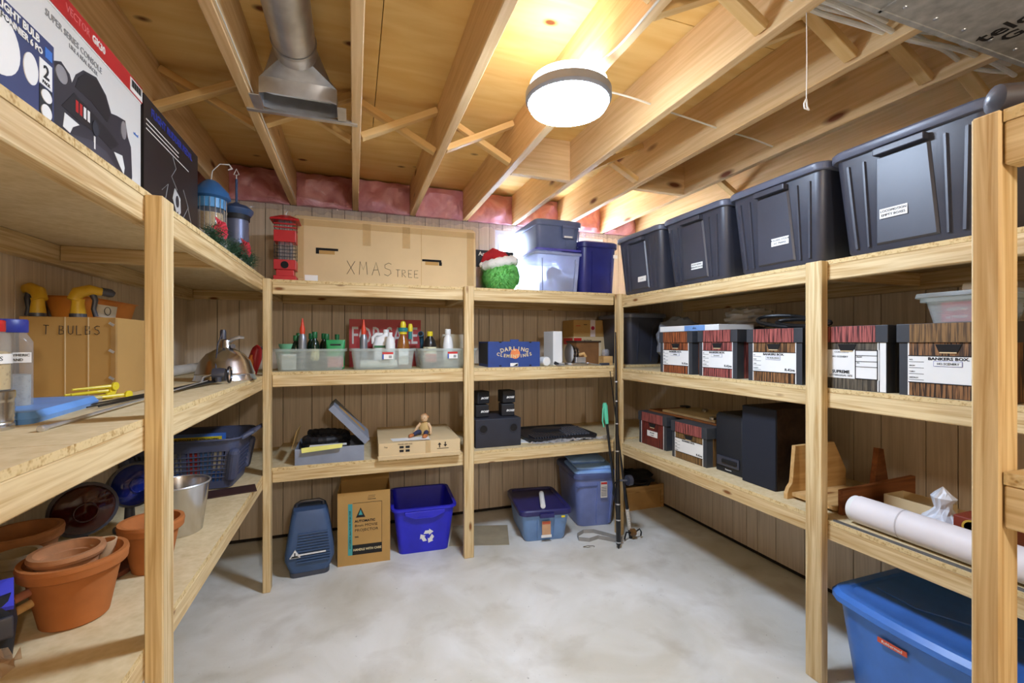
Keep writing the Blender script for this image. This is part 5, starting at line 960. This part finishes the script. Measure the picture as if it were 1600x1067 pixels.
b = MB(); b.lathe([(.057, .24), (.06, .27)], 28, c0=False, c1=False); obj('mesh_collar', b, BLACKM, t, smooth=True)
b = MB(); b.tube([(0, 0, .325), (0, 0, .445)], .0055, 8); obj('rod', b, FD, t, smooth=True); b = MB(); b.tube([(0, 0, .445), (0, 0, .465), (.012, -.003, .467), (0, 0, .495), (-.012, .003, .467), (0, 0, .465)], .0022, 6); obj('hook', b, WHITEP, t, smooth=True)
# christmas greenery in its plastic bag
t = thing('christmas_spray', 'pine garland with red poinsettias lying along the shelf edge', 'garland', (-.535, 2.36, LT)); NEED = mat('pine needles', (52, 84, 56), .7, vary=.3, scale=40)
b = MB(); rg = random.Random(6)
for i in range(5200):
    u = rg.uniform(-1, 1); cx = .03*math.sin(4*u); p = Vector((cx+rg.gauss(0, .018), u*.34, .055+rg.gauss(0, .022)+.01*math.sin(9*u))); d = Vector((rg.uniform(-1, 1), rg.uniform(-1, 1), rg.uniform(-.4, 1))).normalized()*rg.uniform(.025, .052); q = p+d; n_ = Vector((rg.uniform(-1, 1), rg.uniform(-1, 1), rg.uniform(-1, 1))).normalized()*.0014
    if q.z < .002 or p.z < .002: continue
    o_ = len(b.v); b.v += [tuple(p-n_), tuple(p+n_), tuple(q)]; b.face((o_, o_+1, o_+2))
o = obj('needles', b, NEED, t); o['kind'] = 'stuff'
b = MB(); b.tube([(.03*math.sin(4*u), u*.34, .03) for u in [-1+.1*k for k in range(21)]], .006, 6); obj('stem', b, mat('brown stem', (84, 62, 40), .8), t)
PO = mat('poinsettia red', (196, 40, 58), .7)
for fy_, fz_, fx_ in ((-.26, .10, .02), (.10, .095, .035)):
    for k in range(8):
        a = k*2*PI/8; r_ = .05 if k % 2 else .04; c_ = Vector((fx_, fy_, fz_)); d = Vector((.35*math.cos(a)+.1, math.cos(a)*.6+math.sin(a)*.3, math.sin(a))).normalized(); s_ = d.cross(Vector((1, -.4, .1))).normalized()
        b = MB(); b.add([tuple(c_), tuple(c_+d*r_*.5+s_*.02+Vector((.012, 0, 0))), tuple(c_+d*r_), tuple(c_+d*r_*.5-s_*.02+Vector((.012, 0, 0)))], [(0, 1, 2), (0, 2, 3)]); obj('petal', b, PO, t)
for k in range(4): b = MB(); b.lathe([(.001, -.010), (.009, -.005), (.009, .005), (.001, .010)], 12, (.035, .2+.03*k, .05+.008*(k % 2))); obj('bauble', b, mat('gold bauble', (196, 178, 130), .2, .8), t, smooth=True)
film('plastic_bag', 'clear plastic bag draped behind the pine garland', -.62, -.50, 2.02, 2.72, LT+.012, .03, 11, clearplastic('milky bag', (240, 240, 242), .8, .3), n=10, k=26, cat='bag', fn=lambda u, v: .10*math.sin(PI*min(1, u*1.25))*math.sin(PI*(.12+.8*v)))
# ================================================================ LEFT SHELVES, middle
t = thing('tin_can', 'ribbed silver tin can with a seed jar standing on it', 'can', (-.705, 1.21, LM)); b = MB(); b.lathe([(.042, 0), (.043, .002), (.043, .012)]+[(.0415+.0012*(k % 2), .015+.004*k) for k in range(12)]+[(.043, .066), (.043, .078), (.041, .08)], 32); obj('can', b, CHROME, t, smooth=True)
JARP = clearplastic('jar plastic', (232, 232, 228), .22, .1)
t = thing('seed_jar', 'clear jar of seeds with red lid at the left edge', 'jar', (-.705, 1.21, LM+.0805)); b = MB(); b.lathe([(.036, 0), (.038, .003), (.038, .10), (.034, .116), (.026, .122)], 26); obj('jar', b, JARP, t, smooth=True); b = MB(); b.lathe([(.0355, .002), (.0355, .078), (.001, .085)], 24); obj('seeds', b, SEEDS, t, smooth=True); b = MB(); b.lathe([(.028, .12), (.029, .122), (.029, .142), (.027, .144)], 24); obj('lid', b, RED, t, smooth=True)
b = MB(); b.lathe([(.0388, .055), (.0388, .075)], 26, c0=False, c1=False); obj('label_band', b, WHITE, t, smooth=True); text(t, 'GRASS', .012, (.026, -.0300, .065), rz=.72)
t = thing('sand_jar', 'square clear jar of grey sand with a blue lid', 'jar', (-.80, 1.43, LM), .7); b = MB(); b.lz([(rrect(.088, .088, .02), 0), (rrect(.092, .092, .02), .01), (rrect(.092, .092, .02), .18), (rrect(.074, .074, .03), .205)]); obj('jar', b, JARP, t, smooth=True); b = MB(); b.lz([(rrect(.084, .084, .02), .003), (rrect(.086, .086, .02), .10)]); obj('sand', b, SAND, t, smooth=True); b = MB(); b.lathe([(.042, .203), (.043, .205), (.043, .232), (.041, .235)], 24); obj('lid', b, mat('royal blue lid', (42, 52, 140), .4), t, smooth=True)
p = plate(t, 'label_sticker', -.012, .038, .13, .155, -.0465, STICK); text(p, 'POLYMERIC', .0085, (.013, -.0478, .148)); text(p, 'SAND', .0085, (.013, -.0478, .137))
t = thing('bulbs_carton', 'tan carton hand-lettered T BULBS on the middle left shelf', 'carton', (-.872, 2.02, LM)); b = MB(); b.bb(-.125, .122, -.17, .20, 0, .262); obj('box_body', b, KRAFT2, t, bevel=.002)
yf = -.17; hand(t, 'T BULBS', .029, -.065, yf-.0008, .205, wid=.5, gap=.28, r=.0011)
for x in (-.01, .05): b = MB(); b.bb(x-.0015, x+.0015, yf-.0014, yf, 0, .262); obj('crease', b, KRAFT, t)
b = MB(); b.bb(.110, .1225, yf-.002, yf+.012, 0, .26); obj('corner_fold', b, mat('worn cardboard edge', (170, 130, 74), .8), t)
for z in (.06, .15, .24): b = MB(); b.box((.112, yf-.002, z), (.016, .003, .008), (0, .6, 0)); obj('staple', b, STEEL, t)
ORT = mat('orange plastic tray', (224, 142, 52), .45)
t = thing('orange_tray', 'long orange plastic planter tray lying on the bulbs carton', 'planter', (-.93, 2.14, LM+.2625)); b = MB(); b.loft([[(x*s_, y*q, z) for x, y in rrect(.11, .40, .02, 3)] for s_, q, z in ((.8, .92, 0), (1.05, 1.0, .07), (1.22, 1.04, .075), (1.0, .97, .07), (.74, .9, .006))]); obj('tray', b, ORT, t, smooth=True)
b = MB(); b.box((.060, -.06, .032), (.002, .14, .045), (0, .14, 0)); o = obj('label_sticker', b, STICK, t); b = MB(); b.tube([(.0628, -.06+.022*math.cos(a), .033+.015*math.sin(a)) for a in [k*2*PI/16 for k in range(16)]], .0012, 5, True); obj('logo_print', b, INK, o)
for (x, y, rz_, lb) in ((-.875, 1.70, 2.6, 'yellow and black trigger sprayer head, left of two on the carton'), (-.865, 1.885, .75, 'yellow and black trigger sprayer head, right of two on the carton')):
    z_ = LM+.2625 if y > 1.84 else LM+.263
    if y < 1.84: x, y = -.93, 1.868
    t = thing('trigger_sprayer', lb, 'sprayer', (x, y, z_), rz_)
    if 'left' in lb: t.location = (-.968, 1.885, LM+.2625)
    b = MB(); b.lathe([(.020, 0), (.021, .004), (.016, .05), (.018, .06)], 16); obj('neck', b, mat('mustard yellow', (222, 176, 40), .4), t, smooth=True)
    b = MB(); b.tube([(-.012, 0, .055), (.0, 0, .082), (.03, 0, .094), (.07, 0, .09)], [.018, .020, .018, .012], 12); obj('head', b, MATS['mustard yellow'], t, smooth=True)
    b = MB(); b.tube([(.06, 0, .092), (.085, 0, .088), (.095, 0, .084)], [.014, .015, .010], 12); obj('nozzle', b, BLACKP, t, smooth=True)
    b = MB(); b.tube([(.035, 0, .085), (.045, 0, .06), (.04, 0, .03), (.046, 0, .005)], [.010, .008, .007, .007], 10); obj('trigger', b, BLACKP, t, smooth=True)
    b = MB(); b.lathe([(.022, 0), (.022, .012)], 16); obj('collar', b, BLACKP, t, smooth=True)
t = thing('blue_packet', 'blue packaged sheet in clear plastic lying on the middle left shelf', 'package', (-.765, 1.44, LM), .10); b = MB(); b.lz([(rrect(.17, .36, .02), 0), (rrect(.18, .37, .025), .012), (rrect(.16, .35, .02), .026)]); obj('pack', b, mat('sky blue pack', (104, 158, 226), .35), t, smooth=True); b = MB(); b.lz([(rrect(.15, .10, .02, cy=.20), .0), (rrect(.15, .11, .02, cy=.20), .016), (rrect(.13, .09, .02, cy=.20), .022)]); obj('clear_sleeve', b, FILM, t, smooth=True)
rg = random.Random(5)
for i, (x, y, z, a, l) in enumerate(((-.80, 1.70, .008, .28, .17), (-.79, 1.71, .008, .42, .18), (-.775, 1.715, .010, .20, .19), (-.80, 1.72, .024, .34, .18), (-.785, 1.72, .024, .50, .17), (-.79, 1.735, .038, .30, .16))):
    t = thing('tent_peg', 'yellow plastic tent peg in the pile beside the bulbs carton', 'tent peg', (x+.0, y-.045, LM+z), a, 'yellow tent pegs'); b = MB(); b.tube([(0, -.0, 0), (l*.9*.5, l*.45, 0), (l*.5, l*.5, 0)][:2]+[(l*.55, l*.5, .0)], [.003, .006, .007], 8); obj('spike', b, YELLOW, t, smooth=True)
    b = MB(); b.lathe([(.013, -.003), (.013, .003)], 14, (l*.56, l*.5, 0), Matrix.Rotation(PI/2, 4, 'Y') @ Matrix.Rotation(.6, 4, 'X')); obj('head', b, YELLOW, t, smooth=True)
t = thing('metal_rod', 'thin steel telescopic rod lying across the middle left shelf', 'rod', (-.59, 1.16, LM+.006), 0); b = MB(); b.tube([(0, 0, 0), (.0, .10, 0), (.004, .46, .006), (.02, 1.0, .016)], [.005, .004, .003, .002], 8); obj('rod', b, STEEL, t, smooth=True); b = MB(); b.lathe([(.007, 0), (.007, .014), (.005, .016)], 12, (0, .01, 0), Matrix.Rotation(PI/2, 4, 'X')); obj('cap', b, STEEL, t, smooth=True)
for i, (dx, zz) in enumerate(((.0, .006), (.03, .006), (.055, .007))):
    b = MB(); b.tube([(-.70+dx, 1.50, LM+zz), (-.64+dx*.7, 1.95, LM+zz), (-.585+dx*.5, 2.24, LM+zz+.006)], [.002, .004, .006], 8); solo('fishing_rod', b, GUN, ['dark rod lying on the left shelf, rearmost of three', 'dark rod lying on the left shelf, middle of three', 'dark rod lying on the left shelf, foremost of three'][i], 'fishing rod', smooth=True)
t = thing('fishing_reel', 'black fishing reel in front of the aluminium lamp dome', 'fishing reel', (-.545, 2.245, LM)); b = MB(); b.lathe([(.012, -.03), (.028, -.026), (.03, .0), (.026, .022), (.012, .03)], 18, (0, 0, .04), Matrix.Rotation(PI/2, 4, 'Y')); obj('body', b, BLACKP, t, smooth=True)
b = MB(); b.tube([(.035, .032*math.cos(a), .04+.034*math.sin(a)) for a in [k*2*PI/20 for k in range(20)]], .004, 6, True); obj('bail_ring', b, GUN, t, smooth=True); b = MB(); b.tube([(-.03, 0, .04), (-.06, -.01, .03), (-.065, -.02, .008)], .005, 8); obj('handle', b, STEEL, t, smooth=True); b = MB(); b.lathe([(.012, 0), (.012, .02)], 12, (.0, -.03, .012)); obj('knob', b, BLACKP, t, smooth=True)
t = thing('lamp_dome', 'spun aluminium dome lamp shade standing on the middle left shelf', 'lamp shade', (-.575, 2.46, LM), .2); b = MB(); b.lathe([(.128, 0), (.130, .004), (.126, .012), (.122, .03), (.124, .034), (.120, .04), (.104, .09), (.078, .125), (.045, .145), (.03, .155), (.024, .175), (.020, .19), (.002, .195)], 40); obj('dome', b, CHROME, t, smooth=True)
b = MB(); b.lathe([(.013, 0), (.013, .035), (.010, .045)], 14, (-.01, 0, .195)); obj('socket', b, BLACKP, t, smooth=True); b = MB(); b.tube([(.01, 0, .18), (.03, -.012, .195), (.055, -.02, .205), (.075, -.025, .202)], [.008, .009, .008, .006], 10); obj('clamp', b, STEEL, t, smooth=True); b = MB(); b.lathe([(.011, 0), (.011, .012)], 12, (.03, -.02, .162), Matrix.Rotation(PI/2, 4, 'X')); obj('switch_knob', b, BLACKP, t, smooth=True); b = MB(); b.tube([(-.01, 0, .235), (-.03, -.04, .17), (-.035, -.112, .06)], .0035, 6); obj('cord', b, BLACKP, t, smooth=True)
t = thing('parrot_ornament', 'red and orange parrot ornament beside the lamp dome', 'ornament', (-.53, 2.87, LM), .5); b = MB(); b.tube([(0, 0, 0), (0, 0, .03), (.004, 0, .09), (.01, -.004, .13), (.012, -.01, .15), (.008, -.012, .165)], [.012, .02, .034, .028, .024, .006], 16); obj('body', b, mat('parrot red', (170, 30, 36), .4), t, smooth=True); b = MB(); b.tube([(-.02, -.012, .02), (-.026, -.014, .07), (-.016, -.014, .11)], [.006, .018, .008], 10); obj('wing', b, mat('parrot orange', (226, 122, 40), .4), t, smooth=True); b = MB(); b.tube([(.028, -.02, .150), (.042, -.028, .142), (.042, -.03, .13)], [.009, .006, .002], 8); obj('beak', b, BLACKM, t, smooth=True)
b = MB(); b.lathe([(.026, 0), (.028, .004), (.028, .75), (.022, .75), (.022, .006)], 20, M=Matrix.Rotation(-PI/2, 4, 'X')); solo('mailing_tube', b, mat('dull white tube', (212, 206, 196), .6), 'dull white tube lying along the wall on the middle left shelf', 'tube', (-.90, 2.55, LM+.028), smooth=True)
# ================================================================ LEFT SHELVES, low
def pot(label, loc, R, r, H, m=TERRA, group='terracotta pots', rot=None, name='terracotta_pot', cat='flower pot'):
    t = thing(name, label, cat, loc, 0, group)
    if rot: t.rotation_euler = rot
    rimh = H*.2; k = (R-r)/H; b = MB()
    b.lathe([(r*.92, 0), (r, .004), (R-.006-k*rimh, H-rimh), (R-.004, H-rimh), (R, H-rimh+.004), (R+.002, H-.006), (R-.003, H), (R-.010, H), (R-.016, H-.02), (R-.018-k*rimh, H-rimh), (r-.008, .012)], 40); obj('pot', b, m, t, smooth=True)
    b = MB(); b.lathe([(R+.0024, H-.010), (R+.0004, H+.0006), (R-.010, H+.0006)], 40, c0=False, c1=False); obj('rim_edge', b, m, t, smooth=True); return t
TER2 = mat('weathered terracotta', (186, 128, 84), .85, vary=.25, scale=14)
pot('largest terracotta pot holding two smaller pots on the low left shelf', (-.685, 1.48, LB), .106, .068, .165)
pot('weathered bowl-like pot nested in the largest terracotta pot', (-.697, 1.472, LB+.078), .073, .05, .105, TER2)
b = MB(); b.lathe([(.02, 0), (.022, .004), (.030, .07), (.026, .07), (.02, .008)], 28); solo('small_pot', b, mat('cream pot', (206, 170, 130), .7), 'small pale pot tucked behind the nested bowl pot', 'flower pot', (-.655, 1.548, LB+.098), smooth=True)
pot('medium terracotta pot half hidden behind the left post', (-.605, 1.72, LB), .084, .05, .155)
pot('dim terracotta pot against the left wall behind the largest pot', (-.93, 1.735, LB), .092, .065, .16, TER2)
pot('beige pot at the very left edge of the low left shelf', (-.852, 1.575, LB), .048, .036, .15, mat('beige clay', (190, 176, 150), .8))
b = MB(); b.lathe([(.07, 0), (.09, .006), (.094, .022), (.088, .022), (.07, .008)], 30); solo('pot_saucer', b, mat('dark red saucer', (110, 58, 38), .7), 'dark clay saucer on the shelf between the two terracotta pots', 'saucer', (-.745, 1.72, LB), smooth=True)
def bucket(label, loc, R, r, H):
    t = thing('metal_bucket', label, 'bucket', loc); b = MB(); b.lathe([(r, 0), (r+.003, .003), (R, H-.006), (R+.004, H), (R-.002, H), (R-.004, H-.008), (r-.004, .008)], 40); obj('pail', b, CHROME, t, smooth=True); b = MB(); b.tube([(R*1.01*math.cos(a), R*1.01*math.sin(a), H) for a in [k*2*PI/40 for k in range(40)]], .0035, 6, True); obj('rim', b, STEEL, t, smooth=True); return t
bucket('shiny metal bucket behind the left post', (-.625, 2.02, LB), .098, .072, .185)
b = MB(); b.lathe([(.028, 0), (.03, .1), (.02, .12), (.018, .125)], 18); solo('glass_jar', b, FILM, 'clear glass jar behind the metal bucket', 'jar', (-.66, 2.22, LB), smooth=True)
# coloured stage lamps
def stage_lamp(label, loc, rz_, R, gel, tilt=0, H=.12):
    t = thing('stage_lamp', label, 'lamp', loc, rz_); M_ = Matrix.Translation((0, 0, H)) @ Matrix.Rotation(PI/2+tilt, 4, 'X')
    b = MB(); b.lathe([(R*.35, -.14), (R*.6, -.11), (R*.95, -.03), (R*1.05, 0), (R*1.05, .012), (R*.98, .012)], 30, M=M_); obj('housing', b, BLACKP, t, smooth=True)
    b = MB(); b.lathe([(R*.98, .006), (R*.9, .022), (R*.6, .036), (.002, .042)], 30, M=M_); obj('lens', b, gel, t, smooth=True)
    for k in range(3):
        q = R*(.35+.2*k); b = MB(); zz = .042-.010*k-.002; b.tube([tuple(M_ @ Vector((q*math.cos(a), q*math.sin(a), zz))) for a in [j*2*PI/28 for j in range(28)]], .003, 6, True); obj('lens_ring', b, gel, t, smooth=True)
    b = MB(); b.lathe([(.05, 0), (.05, .012), (.018, .02), (.014, H-R*.9)], 20, (0, .03, 0)); obj('foot', b, BLACKP, t, smooth=True); return t
stage_lamp('dark red glass spot lamp in the shadow of the low left shelf', (-.86, 1.905, LB), .55, .086, mat('deep red glass', (62, 18, 16), .1), .05, .155)
stage_lamp('blue glass spot lamp leaning beside the dark red one', (-.79, 2.085, LB), .75, .078, mat('deep blue glass', (26, 44, 132), .08), -.15, .175)
# laundry basket
BSK = mat('navy grey basket plastic', (74, 80, 106), .45)
t = thing('laundry_basket', 'navy lattice laundry basket on the low left shelf', 'basket', (-.765, 2.68, LB+.006), -.03); W0, D0, W1, D1, H = .40, .28, .47, .36, .235
b = MB(); b.lz([(rrect(W0, D0, .04), 0), (rrect(W0+.012, D0+.012, .045), .035), (rrect(W0+.004, D0+.004, .045), .035), (rrect(W0-.008, D0-.008, .036), .005)]); obj('base', b, BSK, t, smooth=True)
def ring(z): q = z/H; return W0+(W1-W0)*q, D0+(D1-D0)*q
w_, d_ = ring(.19); b = MB(); b.lz([(rrect(w_, d_, .05), .185), (rrect(W1, D1, .055), H), (rrect(W1+.03, D1+.03, .065), H+.006), (rrect(W1+.028, D1+.028, .065), H+.014), (rrect(W1-.006, D1-.006, .052), H+.008), (rrect(w_-.006, d_-.006, .048), .185)]); obj('rim', b, BSK, t, smooth=True)
for z in [.055+.0215*k for k in range(6)]:
    w_, d_ = ring(z); b = MB(); b.tube([(x, y, z) for x, y in rrect(w_, d_, .045, 3)], .0030, 5, True); obj('hoop', b, BSK, t)
for x in [-.17+.0178*k for k in range(20)]:
    for s in (-1, 1):
        b = MB(); wd = .010 if abs(x) > .163 or abs(x) < .009 else .0036; b.loft([[(x-wd, s*D0/2-.002, .03), (x+wd, s*D0/2-.002, .03), (x+wd, s*D0/2+.002, .03), (x-wd, s*D0/2+.002, .03)], [(x*1.16-wd, s*(D1/2-.012)-.002, .195), (x*1.16+wd, s*(D1/2-.012)-.002, .195), (x*1.16+wd, s*(D1/2-.012)+.002, .195), (x*1.16-wd, s*(D1/2-.012)+.002, .195)]]); obj('slat', b, BSK, t)
for s in (-1, 1):
    b = MB(); b.loft([[(s*W0/2, -.12, .03), (s*W0/2, .12, .03)], [(s*(W1/2-.010), -.15, .195), (s*(W1/2-.010), .15, .195)]], False, False, closed=False); o = obj('end_wall', b, BSK, t); md = o.modifiers.new('s', 'SOLIDIFY'); md.thickness = .004
    for q in (-1, 1):
        b = MB(); b.box((s*(W0/2+.008), q*(D0/2+.006), .11), (.05, .05, .17), (q*-.2, s*.16, 0)); o = obj('corner_wall', b, BSK, t, bevel=.02)
b = MB(); b.tube([(W1/2+.005, -.12, H), (W1/2+.045, -.10, H+.022), (W1/2+.05, .10, H+.022), (W1/2+.005, .12, H)], .011, 8); obj('handle', b, BSK, t, smooth=True)
t = thing('paper_stack', 'blue and yellow leaflets standing in the laundry basket', 'papers', (-.765, 2.665, LB+.013), -.03)
b = MB(); b.bb(-.17, .15, -.085, -.02, .0, .245); obj('blue_sheet', b, mat('bright blue print', (66, 120, 210), .4), t); plate(t, 'yellow_header', -.165, .15, .215, .240, -.085, YELLOW, .001); text(t, 'SUPER EARLY BONUS DEADLINE FAST APPROACHING', .012, (-.008, -.0872, .228), bold=.0003)
for i, (x, c_) in enumerate(((-.14, (228, 226, 220)), (-.09, (120, 110, 190)), (-.03, (230, 230, 232)), (.03, (196, 70, 70)), (.085, (90, 140, 210)), (.13, (236, 232, 220)))):
    plate(t, 'leaflet', x-.027, x+.027, .05+.01*(i % 3), .175-.01*(i % 2), -.0875, mat('leaflet %d' % i, c_, .5), .002)
b = MB(); b.bb(-.14, .16, -.10, .02, 0, .005); solo('rubber_mat', b, mat('dark brown rubber', (58, 32, 28), .6), 'dark brown mat under the front of the laundry basket', 'mat', (-.62, 2.50, LB), .25)
# things at the left edge
t = thing('tool_bag', 'blue and black strapped bag cut off at the lower left edge', 'bag', (-.805, 1.335, LB), .6); t.scale = (.85, .85, 1.6); b = MB(); b.lz([(rrect(.15, .12, .03), 0), (rrect(.17, .13, .04), .05), (rrect(.15, .11, .04), .09)]); obj('body', b, BLACKM, t, smooth=True); b = MB(); b.loft([[(-.07, -.06, .092), (.075, -.055, .075)], [(-.07, 0, .112), (.08, .0, .105)], [(-.07, .05, .095), (.07, .05, .09)]], False, False, closed=False); o = obj('flap', b, mat('vivid blue cloth', (56, 58, 190), .8), t); md = o.modifiers.new('s', 'SOLIDIFY'); md.thickness = .006; b = MB(); b.box((.05, -.068, .05), (.045, .012, .03)); obj('buckle', b, BLACKP, t, bevel=.003)
for i, (dz, m_, lb) in enumerate(((.062, CRATE, 'short pale wooden stick poking from the blue bag'), (.085, mat('pinkish wood', (170, 110, 84), .6), 'short reddish stick poking from the blue bag'))):
    b = MB(); b.tube([(0, 0, 0), (.02, .06, 0)], .010, 10); solo('stick', b, m_, lb, 'stick', (-.755, 1.375, LB+dz*1.3), smooth=True)
film('plastic_wrap', 'clear wrapper with colored print below the blue bag', -.78, -.70, 1.25, 1.31, LB+.002, .05, 21, clearplastic('printed wrapper', (226, 200, 170), .5, .2), n=8, k=8, cat='wrapper')
# black tube on the near shelf at the right edge
b = MB(); b.tube([(.905, .40, 1.713), (.913, .3955, 1.713), (1.25, .20, 1.713)], [.006, .021, .0225], 16); solo('black_tube', b, BLACKP, 'black tube lying on the near right shelf top', 'tube', smooth=True)
